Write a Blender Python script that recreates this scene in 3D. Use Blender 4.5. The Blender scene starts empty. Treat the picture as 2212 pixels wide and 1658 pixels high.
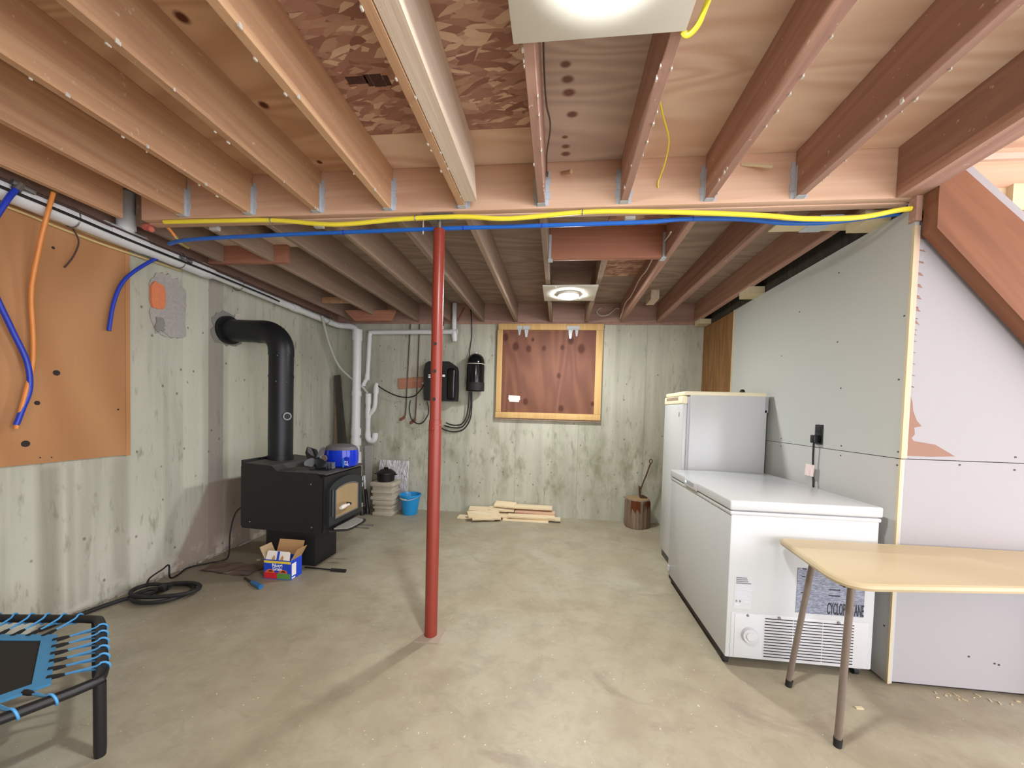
import bpy, bmesh, math, random
from mathutils import Vector, Matrix, Euler
random.seed(7)
C = bpy.context.scene.collection
S = bpy.context.scene
PI = math.pi

# ------------------------------------------------------------------ camera
cd = bpy.data.cameras.new('camera'); cam = bpy.data.objects.new('camera', cd); C.objects.link(cam)
cd.sensor_fit = 'HORIZONTAL'; cd.sensor_width = 36.0; cd.lens = 797.17/2212*36.0
cd.shift_x = -(1121.6-1106)/2212; cd.shift_y = (910.9-829)/2212
cd.clip_start = 0.02
RX = Vector((0.99407301, 0.10501858, 0.02810594)); RD = Vector((0.03115578, -0.02751386, -0.99913578)); RF = Vector((-0.10415452, 0.99408958, -0.03062273))
m = Matrix((RX, -RD, -RF)).transposed().to_4x4(); m.translation = (0, 0, 1.40)
cam.matrix_world = m
S.camera = cam
# ------------------------------------------------------------------ world, exposure
w = bpy.data.worlds.new('daylight'); S.world = w; w.use_nodes = True
bg = w.node_tree.nodes['Background']; bg.inputs[0].default_value = (0.96, 0.95, 1.0, 1); bg.inputs[1].default_value = 2.5
LED_STRENGTH = 310.0
vs = S.view_settings; vs.view_transform = 'Standard'; vs.look = 'None'; vs.gamma = 1.0; vs.use_curve_mapping = False
vs.exposure = 0.95

# ------------------------------------------------------------------ helpers
def srgb(r, g, b):
    f = lambda c: (c/255/12.92) if c/255 <= .04045 else ((c/255+.055)/1.055)**2.4
    return (f(r), f(g), f(b), 1)
class NT:
    def __init__(s, name, rough=.6, metal=0.0, spec=.5):
        s.m = bpy.data.materials.new(name); s.m.use_nodes = True; s.t = s.m.node_tree
        s.b = s.t.nodes['Principled BSDF']; s.b.inputs['Roughness'].default_value = rough
        s.b.inputs['Metallic'].default_value = metal; s.b.inputs['Specular IOR Level'].default_value = spec
        s.tilt = 0.0
    def n(s, t, **k):
        x = s.t.nodes.new(t)
        for a, v in k.items(): setattr(x, a, v)
        return x
    def l(s, a, b): s.t.links.new(a, b)
    def coord(s, scale=(1, 1, 1), rnd=0.0, loc=(0, 0, 0)):
        tc = s.n('ShaderNodeTexCoord'); mp = s.n('ShaderNodeMapping'); mp.inputs['Scale'].default_value = scale; mp.inputs['Location'].default_value = loc
        src = tc.outputs['Object']
        if rnd:
            oi = s.n('ShaderNodeObjectInfo'); mu = s.n('ShaderNodeMath', operation='MULTIPLY'); mu.inputs[1].default_value = rnd; s.l(oi.outputs['Random'], mu.inputs[0])
            ad = s.n('ShaderNodeVectorMath', operation='ADD'); s.l(src, ad.inputs[0]); s.l(mu.outputs[0], ad.inputs[1]); src = ad.outputs[0]
        if s.tilt:
            vr = s.n('ShaderNodeVectorRotate', rotation_type='Y_AXIS'); vr.inputs['Angle'].default_value = s.tilt; s.l(src, vr.inputs[0]); src = vr.outputs[0]
        s.l(src, mp.inputs[0]); return mp.outputs[0]
    def noise(s, vec, scale=5, detail=4, rough=.55, dist=0):
        x = s.n('ShaderNodeTexNoise'); x.inputs['Scale'].default_value = scale; x.inputs['Detail'].default_value = detail
        x.inputs['Roughness'].default_value = rough; x.inputs['Distortion'].default_value = dist; s.l(vec, x.inputs['Vector']); return x.outputs[0]
    def ramp(s, fac, stops):
        r = s.n('ShaderNodeValToRGB'); e = r.color_ramp.elements
        while len(e) < len(stops): e.new(.5)
        for i, (p, c) in enumerate(stops): e[i].position = p; e[i].color = c if len(c) == 4 else (*c, 1)
        s.l(fac, r.inputs[0]); return r.outputs[0]
    def mix(s, fac, a, b, mode='MIX'):
        x = s.n('ShaderNodeMix', data_type='RGBA', blend_type=mode)
        for sock, v in ((x.inputs[0], fac), (x.inputs[6], a), (x.inputs[7], b)):
            if hasattr(v, 'links'): s.l(v, sock)
            else: sock.default_value = v
        return x.outputs[2]
    def math(s, op, a, b=0.0, clamp=False):
        x = s.n('ShaderNodeMath', operation=op, use_clamp=clamp)
        for sock, v in ((x.inputs[0], a), (x.inputs[1], b)):
            if hasattr(v, 'links'): s.l(v, sock)
            else: sock.default_value = v
        return x.outputs[0]
    def sep(s, vec):
        x = s.n('ShaderNodeSeparateXYZ'); s.l(vec, x.inputs[0]); return x.outputs
    def band(s, v, lo, hi, soft=.02):        # 1 between lo and hi
        x = s.n('ShaderNodeMapRange'); x.inputs[1].default_value = lo-soft; x.inputs[2].default_value = lo+soft; s.l(v, x.inputs[0])
        y = s.n('ShaderNodeMapRange'); y.inputs[1].default_value = hi-soft; y.inputs[2].default_value = hi+soft; y.inputs[3].default_value = 1; y.inputs[4].default_value = 0; s.l(v, y.inputs[0])
        return s.math('MULTIPLY', x.outputs[0], y.outputs[0])
    def spots(s, vec, pts, col, base, sq=(1, 1, 1), soft=.5):
        for (p, r) in pts:
            sb = s.n('ShaderNodeVectorMath', operation='SUBTRACT'); s.l(vec, sb.inputs[0]); sb.inputs[1].default_value = p
            mu = s.n('ShaderNodeVectorMath', operation='MULTIPLY'); s.l(sb.outputs[0], mu.inputs[0]); mu.inputs[1].default_value = sq
            ln = s.n('ShaderNodeVectorMath', operation='LENGTH'); s.l(mu.outputs[0], ln.inputs[0])
            mr = s.n('ShaderNodeMapRange'); mr.inputs[1].default_value = r*soft; mr.inputs[2].default_value = r; mr.inputs[3].default_value = 1; mr.inputs[4].default_value = 0
            s.l(ln.outputs[1], mr.inputs[0]); base = s.mix(mr.outputs[0], base, col)
        return base
    def out(s, col, bump=None, bs=.3, bd=.01):
        if hasattr(col, 'links'): s.l(col, s.b.inputs['Base Color'])
        else: s.b.inputs['Base Color'].default_value = col
        if bump is not None:
            b = s.n('ShaderNodeBump'); b.inputs['Strength'].default_value = bs; b.inputs['Distance'].default_value = bd
            s.l(bump, b.inputs['Height']); s.l(b.outputs[0], s.b.inputs['Normal'])
        return s.m
MAT = {}
def plain(name, col, rough=.5, metal=0.0, var=.12, scale=8, spec=.5):
    t = NT(name, rough, metal, spec); c = t.noise(t.coord(), scale, 3)
    d = tuple(x*(1-var) for x in col[:3])+(1,)
    MAT[name] = t.out(t.mix(c, col, d)); return MAT[name]
def wood(name, dark, light, axis=1, rnd=3.0, fine=1.0, rough=.75, vary=.25, mid=None, speck=0.0, tilt=0.0):
    t = NT(name, rough, 0, .25); t.tilt = tilt; sc = [9, 9, 9]; sc[axis] = .5
    v = t.coord(tuple(x*fine for x in sc), rnd)
    n1 = t.noise(v, 1.3, 5, .6, 1.2); sc2 = [60*fine]*3; sc2[axis] = 2.0; n2 = t.noise(t.coord(tuple(sc2), rnd), 1, 3)
    c = t.ramp(n1, [(.25, dark), (.5, mid or tuple((a+b)/2 for a, b in zip(dark, light))), (.75, light)])
    c = t.mix(t.math('MULTIPLY', n2, .35), c, dark)
    if vary:
        oi = t.n('ShaderNodeObjectInfo'); k = t.n('ShaderNodeMapRange'); k.inputs[3].default_value = 1-vary; k.inputs[4].default_value = 1+vary*.5; t.l(oi.outputs['Random'], k.inputs[0])
        cb = t.n('ShaderNodeCombineColor'); [t.l(k.outputs[0], cb.inputs[i]) for i in range(3)]
        c = t.mix(1.0, c, cb.outputs[0], 'MULTIPLY')
    if speck:
        n3 = t.noise(t.coord((1, 1, 1), rnd), 38, 2); c = t.mix(t.ramp(n3, [(.70, (0, 0, 0)), (.73, (speck,)*3)]), c, srgb(225, 205, 190))
    MAT[name] = t.out(c, n2, .25, .004); return MAT[name]
def plywood(name, dark, light, grain=0, rough=.7, scale=1.0, knots=(), kcol=None, sq=(1, 1, 1), stain=None):
    t = NT(name, rough, 0, .25); base = t.coord()
    sc = [2.6]*3; sc[grain] = .55
    ct = t.noise(t.coord(tuple(sc)), 1.0*scale, 2, .4, .5)
    wv = t.math('MULTIPLY_ADD', t.math('SINE', t.math('MULTIPLY', ct, 62.0)), .5); t.t.nodes[-1].inputs[2].default_value = .5
    n = t.noise(base, 1.6, 4); sc3 = [70.0]*3; sc3[grain] = 3; f = t.noise(t.coord(tuple(sc3)), 1, 3)
    c = t.mix(t.math('MULTIPLY', wv, .8), dark, light)
    c = t.mix(t.math('MULTIPLY', n, .45), c, light); c = t.mix(t.math('MULTIPLY', f, .3), c, dark)
    if stain: c = t.mix(t.ramp(t.noise(base, 1.1, 3), [(.45, (0, 0, 0)), (.7, (.8, .8, .8))]), c, stain)
    if knots: c = t.spots(base, knots, kcol, c, sq)
    MAT[name] = t.out(c, f, .2, .003); return MAT[name]

class MB:
    def __init__(s): s.bm = bmesh.new()
    def box(s, a, b, bev=0.0, seg=2, rot=None, piv=None):
        g = bmesh.ops.create_cube(s.bm, size=1.0); vs_ = g['verts']
        ctr = [(x+y)/2 for x, y in zip(a, b)]; d = [abs(y-x) for x, y in zip(a, b)]
        for v in vs_: v.co = Vector((v.co.x*d[0]+ctr[0], v.co.y*d[1]+ctr[1], v.co.z*d[2]+ctr[2]))
        if rot is not None:
            R = Euler(rot).to_matrix(); p = Vector(piv if piv else ctr)
            for v in vs_: v.co = R @ (v.co-p)+p
        if bev: bmesh.ops.bevel(s.bm, geom=list({e for v in vs_ for e in v.link_edges}), offset=bev, segments=seg, profile=.5, affect='EDGES')
        return s
    def tube(s, pts, r, seg=10, smooth=0, closed=False):
        P = [Vector(p) for p in pts]
        if smooth and len(P) > 2: P = catmull(P, smooth, closed)
        n = len(P); rs = r if isinstance(r, (list, tuple)) else [r]*n
        if len(rs) != n: rs = [rs[int(i*(len(rs)-1)/max(1, n-1))] for i in range(n)]
        up = None; rings = []
        for i in range(n):
            if closed: t = (P[(i+1) % n]-P[i-1])
            else: t = (P[min(i+1, n-1)]-P[max(i-1, 0)])
            t.normalize()
            if up is None: up = Vector((0, 0, 1)) if abs(t.z) < .9 else Vector((1, 0, 0))
            u = (up-t*up.dot(t)); u = u.normalized() if u.length > 1e-6 else t.orthogonal().normalized(); up = u; w_ = t.cross(u)
            rings.append([s.bm.verts.new(P[i]+(u*math.cos(2*PI*k/seg)+w_*math.sin(2*PI*k/seg))*rs[i]) for k in range(seg)])
        for i in range(n if closed else n-1):
            a, b = rings[i], rings[(i+1) % n]
            for k in range(seg): s.bm.faces.new((a[k], a[(k+1) % seg], b[(k+1) % seg], b[k]))
        if not closed:
            s.bm.faces.new(rings[0][::-1]); s.bm.faces.new(rings[-1])
        return s
    def lathe(s, prof, o=(0, 0, 0), seg=24, sx=1, sy=1, cap=True):
        rings = [[s.bm.verts.new((o[0]+r*sx*math.cos(2*PI*k/seg), o[1]+r*sy*math.sin(2*PI*k/seg), o[2]+z)) for k in range(seg)] for r, z in prof]
        for a, b in zip(rings, rings[1:]):
            for k in range(seg): s.bm.faces.new((a[k], a[(k+1) % seg], b[(k+1) % seg], b[k]))
        if cap: s.bm.faces.new(rings[0][::-1]); s.bm.faces.new(rings[-1])
        return s
    def prism(s, poly, axis, a, b):          # poly in the two other axes (in order x,y,z), extruded a..b along axis
        def mk(p, h):
            q = list(p); q.insert(axis, h); return s.bm.verts.new(q)
        A = [mk(p, a) for p in poly]; B = [mk(p, b) for p in poly]; n = len(poly)
        s.bm.faces.new(A); s.bm.faces.new(B[::-1])
        for i in range(n): s.bm.faces.new((A[i], B[i], B[(i+1) % n], A[(i+1) % n]))
        return s
    def sphere(s, c, r, sc=(1, 1, 1), seg=12):
        g = bmesh.ops.create_uvsphere(s.bm, u_segments=seg, v_segments=seg//2+2, radius=r)
        for v in g['verts']: v.co = Vector((v.co.x*sc[0]+c[0], v.co.y*sc[1]+c[1], v.co.z*sc[2]+c[2]))
        return s
    def rot(s, eul, piv):
        R = Euler(eul).to_matrix(); p = Vector(piv)
        for v in s.bm.verts: v.co = R @ (v.co-p)+p
        return s
    def build(s, name, mat, parent=None, smooth=True, origin=None):
        bmesh.ops.recalc_face_normals(s.bm, faces=s.bm.faces)
        me = bpy.data.meshes.new(name)
        if parent is not None: off = wloc(parent)
        elif origin is not None: off = Vector(origin)
        else:
            xs = [v.co for v in s.bm.verts]; off = Vector(((min(v.x for v in xs)+max(v.x for v in xs))/2, (min(v.y for v in xs)+max(v.y for v in xs))/2, min(v.z for v in xs)))
        for v in s.bm.verts: v.co -= off
        s.bm.to_mesh(me); s.bm.free()
        me.materials.append(MAT[mat] if isinstance(mat, str) else mat)
        if smooth:
            for p in me.polygons: p.use_smooth = True
            me.set_sharp_from_angle(angle=.6)
        o = bpy.data.objects.new(name, me); C.objects.link(o)
        if parent is not None: o.parent = parent
        else: o.location = off
        return o
def wloc(o):
    v = Vector((0, 0, 0))
    while o is not None: v += o.location; o = o.parent
    return v
def catmull(P, k, closed=False):
    out = []; n = len(P); rng = range(n if closed else n-1)
    for i in rng:
        p0, p1, p2, p3 = (P[(i-1) % n], P[i], P[(i+1) % n], P[(i+2) % n]) if closed else (P[max(i-1, 0)], P[i], P[i+1], P[min(i+2, n-1)])
        for j in range(k):
            t = j/k; out.append(.5*((2*p1)+(p2-p0)*t+(2*p0-5*p1+4*p2-p3)*t*t+(3*p1-p0-3*p2+p3)*t**3))
    if not closed: out.append(P[-1])
    return out
def thing(name, label, cat, loc, group=None):
    o = bpy.data.objects.new(name, None); C.objects.link(o); o.location = loc; o.empty_display_size = .1
    return tag(o, label, cat, group)
def tag(o, label, cat, group=None, kind=None):
    if label: o['label'] = label
    if cat: o['category'] = cat
    if group: o['group'] = group
    if kind: o['kind'] = kind
    return o
def struct(o, label=None):
    o['kind'] = 'structure'
    if label: o['label'] = label
    return o
def box(name, a, b, mat, parent=None, bev=0.0, **k): return MB().box(a, b, bev, **k).build(name, mat, parent)
def tube(name, pts, r, mat, parent=None, smooth=0, seg=10, closed=False): return MB().tube(pts, r, seg, smooth, closed).build(name, mat, parent)
def text(name, s, size, mat, parent, origin, ux, uz, thick=.0006, sx=1.0, align='LEFT'):
    cu = bpy.data.curves.new(name, 'FONT'); cu.body = s; cu.size = size; cu.align_x = align; cu.extrude = thick; cu.resolution_u = 3; cu.offset = size*.012
    o = bpy.data.objects.new(name, cu); C.objects.link(o); bpy.context.view_layer.update()
    me = bpy.data.meshes.new_from_object(o.evaluated_get(bpy.context.evaluated_depsgraph_get())); bpy.data.objects.remove(o)
    U = Vector(ux).normalized(); W = Vector(uz).normalized(); N = U.cross(W); off = wloc(parent); O = Vector(origin)
    for v in me.vertices: v.co = O+U*(v.co.x*sx)+W*v.co.y+N*v.co.z-off
    me.materials.clear(); me.materials.append(MAT[mat]); r = bpy.data.objects.new(name, me); C.objects.link(r); r.parent = parent; return r

# ------------------------------------------------------------------ materials
def mat_floor():
    t = NT('floor_concrete', .42, 0, .4); v = t.coord(); x, y, z = t.sep(v)
    n1 = t.noise(v, .9, 5, .6, .6); n2 = t.noise(v, 4.5, 6, .62, .3); n3 = t.noise(v, 26, 3); n4 = t.noise(t.coord((1, 1.6, 1), 0, (3, 1, 0)), 1.7, 6, .65, .8)
    c = t.ramp(n1, [(.3, srgb(158, 147, 124)), (.5, srgb(172, 164, 142)), (.7, srgb(183, 179, 161))])
    c = t.mix(t.ramp(n2, [(.36, (.4,)*3), (.56, (0,)*3)]), c, srgb(140, 130, 110))
    n5 = t.noise(t.coord((1, 1.3, 1), 0, (7, 3, 0)), 7, 8, .72, .9); c = t.mix(t.ramp(n5, [(.36, (.3,)*3), (.50, (0,)*3)]), c, srgb(140, 132, 114)); c = t.mix(t.ramp(n5, [(.66, (0,)*3), (.76, (.35,)*3)]), c, srgb(206, 200, 184))
    c = t.mix(t.ramp(n4, [(.60, (0,)*3), (.70, (.55,)*3)]), c, srgb(134, 120, 106))
    c = t.mix(t.ramp(n4, [(.24, (.6,)*3), (.34, (0,)*3)]), c, srgb(204, 198, 180))
    c = t.mix(t.math('MULTIPLY', n3, .22), c, srgb(128, 122, 106))
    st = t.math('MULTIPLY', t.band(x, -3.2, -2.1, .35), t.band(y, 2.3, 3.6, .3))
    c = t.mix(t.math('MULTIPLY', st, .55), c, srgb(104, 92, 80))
    c = t.mix(t.ramp(t.noise(v, 55, 1), [(.74, (0,)*3), (.77, (.7,)*3)]), c, srgb(222, 215, 200))
    r = t.n('ShaderNodeMapRange'); r.inputs[3].default_value = .34; r.inputs[4].default_value = .62; t.l(n2, r.inputs[0]); t.l(r.outputs[0], t.b.inputs['Roughness'])
    MAT['floor'] = t.out(c, n2, .25, .01)
def mat_wall(name, left):
    t = NT(name, .85, 0, .2); v = t.coord(); x, y, z = t.sep(v)
    big = t.noise(v, .8, 4); st = t.noise(t.coord((7, 7, .5)), 1.0, 6, .62, .4); fine = t.noise(t.coord((9, 9, 2.5), 0, (2, 0, 1)), 2.2, 5, .6)
    c = t.ramp(big, [(.3, srgb(180, 180, 164)), (.55, srgb(196, 196, 180)), (.75, srgb(206, 204, 190))])
    c = t.mix(t.ramp(st, [(.34, (.5,)*3), (.58, (0,)*3)]), c, srgb(150, 148, 134))
    c = t.mix(t.ramp(fine, [(.28, (.6,)*3), (.42, (0,)*3)]), c, srgb(128, 126, 108))
    if left:       # marks left by the form panels, and the damp-stained foot of the wall
        pan = t.math('MULTIPLY', t.band(y, 2.74, 2.962, .004), t.band(z, .68, 3, .02)); pan2 = t.math('MULTIPLY', t.band(y, 3.107, 3.70, .004), t.band(z, .69, 2.0, .012))
        c = t.mix(t.math('MULTIPLY', t.math('ADD', pan, pan2, True), .55), c, srgb(206, 208, 190))
        c = t.mix(t.math('MULTIPLY', t.band(y, 2.962, 3.107, .006), .6), c, srgb(150, 142, 138))
        dz = t.math('SUBTRACT', z, t.math('MULTIPLY', t.math('SUBTRACT', y, 2.62), 1.9))
        dz = t.math('ADD', dz, t.math('MULTIPLY', t.noise(v, 5, 4), .25))
        low = t.math('MULTIPLY', t.band(z, -1, .68, .012), t.band(dz, -9, .12, .04)); low = t.math('MULTIPLY', low, t.band(y, 2.5, 4.9, .02))
        c = t.mix(t.math('MULTIPLY', low, .75), c, srgb(146, 126, 116))
        for yy, ww, k in ((1.93, .05, .45), (2.03, .008, .6), (2.30, .05, .30), (1.55, .07, .3)):
            c = t.mix(t.math('MULTIPLY', t.math('MULTIPLY', t.band(y, yy-ww, yy+ww, .02), t.band(z, -1, 1.0, .05)), t.math('MULTIPLY', st, 2*k)), c, srgb(120, 112, 96))
        foot = t.math('MULTIPLY', t.band(z, -1, .12, .08), t.ramp(t.noise(v, 6, 5), [(.5, (0,)*3), (.6, (1,)*3)])); c = t.mix(t.math('MULTIPLY', foot, .6), c, srgb(214, 206, 196))
    else:
        for xx in (-.55, .27, 1.10):
            c = t.mix(t.math('MULTIPLY', t.band(x, xx-.006, xx+.006, .004), .35), c, srgb(128, 126, 112))
        low_olive = t.math('MULTIPLY', t.band(z, .2, 1.15, .25), t.ramp(t.noise(t.coord((3, 3, 1.6)), 1.6, 6, .65), [(.48, (0,)*3), (.66, (.8,)*3)])); c = t.mix(low_olive, c, srgb(140, 140, 112))  # patchy olive tone on the lower part of this wall
    pits = t.n('ShaderNodeTexVoronoi'); pits.inputs['Scale'].default_value = 1; pits.inputs['Randomness'].default_value = 1; t.l(t.coord((9, 9, 7)), pits.inputs['Vector'])
    c = t.mix(t.ramp(pits.outputs['Distance'], [(.05, (.75,)*3), (.10, (0,)*3)]), c, srgb(92, 88, 70))
    MAT[name] = t.out(c, fine, .3, .012)
def mat_osb():
    t = NT('osb', .75, 0, .2); lay = []
    for k, (ang, loc, sc) in enumerate(((.10, 0, (11, 42, 1)), (-.25, 5, (9, 36, 1)), (.38, 9, (12, 40, 1)))):
        rt = t.n('ShaderNodeVectorRotate', rotation_type='Z_AXIS'); rt.inputs['Angle'].default_value = ang
        dn = t.n('ShaderNodeTexNoise'); dn.inputs['Scale'].default_value = 9; t.l(t.coord((1, 1, 0), 0, (loc, loc, 0)), dn.inputs['Vector'])
        ma = t.n('ShaderNodeVectorMath', operation='MULTIPLY_ADD'); t.l(dn.outputs[1], ma.inputs[0]); ma.inputs[1].default_value = (.02, .02, 0); t.l(t.coord((1, 1, 0), 0, (loc, loc, 0)), ma.inputs[2]); t.l(ma.outputs[0], rt.inputs[0])
        mp = t.n('ShaderNodeMapping'); mp.inputs['Scale'].default_value = sc; t.l(rt.outputs[0], mp.inputs[0])
        vo = t.n('ShaderNodeTexVoronoi'); vo.inputs['Scale'].default_value = 1; t.l(mp.outputs[0], vo.inputs['Vector'])
        g = t.n('ShaderNodeSeparateColor'); t.l(vo.outputs['Color'], g.inputs[0]); lay.append((g.outputs[0], g.outputs[1], g.outputs[2]))
    pick = lay[0][0]
    for k in (1, 2):
        sel = t.math('GREATER_THAN', lay[k][1], .58); mx = t.n('ShaderNodeMix'); t.l(sel, mx.inputs[0]); t.l(pick, mx.inputs[2]); t.l(lay[k][0], mx.inputs[3]); pick = mx.outputs[0]
    c = t.ramp(pick, [(.0, srgb(150, 108, 96)), (.3, srgb(178, 134, 118)), (.75, srgb(206, 168, 146)), (1, srgb(240, 214, 186))])
    f = t.noise(t.coord((12, 60, 10)), 1, 3); c = t.mix(t.math('MULTIPLY', f, .35), c, srgb(140, 100, 88))
    c = t.mix(t.ramp(t.noise(t.coord(), 1.8, 3), [(.5, (0,)*3), (.7, (.6,)*3)]), c, srgb(150, 108, 98))
    MAT['osb'] = t.out(c, pick, .25, .004)
mat_floor(); mat_wall('wall_left', True); mat_wall('wall_back', False); mat_osb()
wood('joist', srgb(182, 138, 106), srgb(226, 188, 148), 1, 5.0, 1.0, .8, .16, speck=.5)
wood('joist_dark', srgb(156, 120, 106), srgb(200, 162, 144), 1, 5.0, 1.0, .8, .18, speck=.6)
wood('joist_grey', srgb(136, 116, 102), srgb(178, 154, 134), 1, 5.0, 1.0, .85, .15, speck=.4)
wood('beam', srgb(204, 164, 138), srgb(236, 206, 178), 0, 2.0, .7, .75, 0)
wood('pine_new', srgb(206, 176, 132), srgb(238, 216, 178), 1, 5.0, 1.5, .6, .1)
wood('pine_x', srgb(228, 206, 166), srgb(248, 234, 204), 0, 5.0, 1.5, .6, .14)
wood('lumber_white', srgb(212, 190, 168), srgb(236, 222, 204), 1, 3.0, 1.0, .7, 0)
wood('block_red', srgb(160, 108, 88), srgb(200, 144, 118), 0, 4.0, 1.0, .75, .1)
wood('stringer', srgb(112, 74, 56), srgb(162, 112, 84), 0, 2.0, .5, .7, 0, tilt=-.84)
wood('rim', srgb(150, 120, 110), srgb(190, 156, 142), 0, 4.0, 1.0, .8, 0)
wood('frame_pine', srgb(206, 164, 104), srgb(236, 200, 140), 2, 3.0, 1.0, .65, .08)
wood('plank_dark', srgb(46, 44, 40), srgb(84, 78, 70), 2, 3.0, 1.2, .8, .1)
wood('bark', srgb(84, 66, 54), srgb(176, 154, 134), 2, 0, 1.6, .9, 0)
wood('stump_bare', srgb(120, 66, 40), srgb(160, 92, 56), 2, 0, 1.6, .8, 0)
wood('stump_top', srgb(140, 116, 84), srgb(180, 154, 116), 0, 0, 1.0, .85, 0)
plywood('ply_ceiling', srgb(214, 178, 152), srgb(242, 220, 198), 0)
plywood('ply_ceiling_left', srgb(190, 146, 114), srgb(224, 186, 152), 0, knots=[((-1.412, 1.252, -.04), .03), ((-1.42, 1.639, -.04), .028), ((-1.415, 2.038, -.04), .02)], kcol=srgb(92, 52, 34), sq=(1, 1, 0))
plywood('ply_mid', srgb(186, 164, 154), srgb(218, 200, 186), 0, knots=[((x, y, -.04), r) for x, y, r in ((-.014, 1.539, .028), (-.004, 1.607, .034), (.003, 1.673, .036), (.022, 1.794, .034), (-.01, 1.936, .02), (-.004, 2.003, .028), (-.003, 2.06, .032))], kcol=srgb(126, 92, 82), sq=(1, 1.4, 0))
plywood('ply_far', srgb(140, 122, 112), srgb(178, 160, 146), 0)  # far subfloor darker, the weaker light there put into the colour
plywood('ply_hatch', srgb(118, 80, 66), srgb(152, 106, 84), 2, scale=.8, stain=srgb(124, 84, 78),
        knots=[((x+.15, 0, z-1.30), r) for x, z, r in ((-.718, 2.358, .05), (-.58, 2.238, .055), (-.409, 2.21, .045), (-.21, 2.218, .035), (.029, 2.232, .035), (.133, 2.322, .05), (.272, 2.217, .06), (-.358, 2.33, .025), (-.007, 1.867, .035), (-.432, 1.52, .045), (.036, 1.442, .045), (.437, 1.513, .03))], kcol=srgb(94, 58, 48), sq=(1, 0, .75))
plywood('ply_wall', srgb(176, 126, 84), srgb(202, 152, 108), 2, scale=.45)
plywood('osb_wall', srgb(120, 86, 52), srgb(156, 116, 72), 2, scale=1.4)
plywood('table_top', srgb(188, 172, 138), srgb(200, 185, 152), 0, .38, .35)
plain('drywall', srgb(192, 196, 192), .85, 0, .05, 1.2); plain('drywall_low', srgb(196, 197, 195), .85, 0, .05, 1.2)
plain('drywall_front', srgb(171, 169, 173), .85, 0, .04, 1.0); plain('torn', srgb(158, 124, 108), .9); plain('cream_wood', srgb(216, 202, 166), .7)
plain('pink_wood', srgb(224, 196, 178), .75); plain('gap_dark', srgb(52, 44, 40), .9); plain('screw', srgb(70, 66, 64), .6)
plain('white_enamel', srgb(200, 204, 206), .22, 0, .02); plain('white_plastic', srgb(200, 201, 203), .4, 0, .03); plain('ivory', srgb(240, 232, 200), .4, 0, .04)
plain('grey_plastic', srgb(168, 170, 176), .5); plain('grey_edge', srgb(190, 188, 196), .5)
plain('pvc', srgb(226, 228, 230), .35, 0, .06, 14); plain('black_metal', srgb(24, 25, 27), .45, 0, .2, 20); plain('stove_black', srgb(26, 27, 28), .55, 0, .25, 6)
plain('stove_top', srgb(82, 80, 79), .6, 0, .3, 14); plain('stove_door', srgb(44, 50, 54), .38, .3, .15, 12); plain('flue', srgb(34, 38, 42), .42, .3, .25, 9)
plain('black_plastic', srgb(18, 19, 22), .3); plain('rubber', srgb(30, 30, 30), .7); plain('tank_gloss', srgb(16, 18, 22), .12)
plain('post_red', srgb(140, 54, 42), .35, 0, .15, 6); plain('steel', srgb(150, 150, 152), .4, .8); plain('galv', srgb(206, 216, 228), .5, .15, .25, 40); plain('plate_grey', srgb(166, 150, 134), .7)
plain('yellow_pipe', srgb(250, 236, 70), .35, 0, .04); plain('blue_pipe', srgb(28, 104, 206), .35, 0, .06); plain('blue_hose', srgb(34, 62, 190), .35); plain('orange_hose', srgb(236, 150, 74), .4)
plain('copper', srgb(150, 92, 70), .45, .4, .3, 10); plain('copper_dark', srgb(96, 74, 64), .55, .3); plain('brass', srgb(200, 176, 120), .35, .8)
plain('cable_brown', srgb(74, 54, 48), .7); plain('cable_cream', srgb(222, 196, 138), .55); plain('cable_white', srgb(226, 222, 216), .5); plain('cable_black', srgb(22, 22, 24), .5); plain('hose_grey', srgb(186, 186, 178), .5)
plain('ceramic', srgb(238, 228, 222), .3); plain('ash', srgb(170, 168, 160), .95, 0, .5, 60); plain('glass_door', srgb(176, 150, 112), .12, 0, .4, 4)
plain('cinder', srgb(196, 186, 168), .95, 0, .2, 30); plain('iron_pot', srgb(16, 17, 18), .5); plain('bucket_blue', srgb(28, 146, 214), .35); plain('container_blue', srgb(16, 52, 196), .12, 0, .05); plain('container_grey', srgb(104, 100, 104), .6)
plain('box_blue', srgb(28, 72, 200), .45, 0, .03); plain('cardboard', srgb(190, 150, 104), .8); plain('cardboard_light', srgb(206, 180, 140), .8); plain('paper_white', srgb(240, 236, 230), .6, 0, .02); plain('print_red', srgb(212, 40, 48), .5); plain('print_green', srgb(96, 148, 70), .5); plain('print_yellow', srgb(240, 214, 70), .5); plain('print_orange', srgb(224, 110, 60), .5); plain('print_brown', srgb(96, 40, 30), .5); plain('text_white', srgb(246, 246, 248), .5, 0, 0); plain('text_black', srgb(30, 32, 44), .5, 0, 0); plain('text_grey', srgb(120, 122, 132), .5, 0, 0); plain('text_faint', srgb(206, 208, 218), .5, 0, 0)
plain('lighter_blue', srgb(40, 110, 170), .3); plain('newspaper', srgb(160, 138, 128), .9, 0, .35, 20)
plain('tramp_blue', srgb(70, 152, 206), .5); plain('tramp_cord', srgb(86, 166, 226), .5); plain('tramp_mat', srgb(40, 40, 36), .8, 0, .2, 60); plain('leg_grey', srgb(134, 122, 112), .35, .3); plain('rust', srgb(84, 58, 42), .8)
plain('led_white', srgb(246, 246, 244), .4, 0, .02); plain('fixture_board', srgb(226, 222, 210), .6, 0, .04); plain('orange_brick', srgb(236, 142, 98), .9, 0, .25, 30); plain('mortar', srgb(190, 186, 180), .95, 0, .4, 45); plain('dust', srgb(206, 200, 190), .95)
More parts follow.
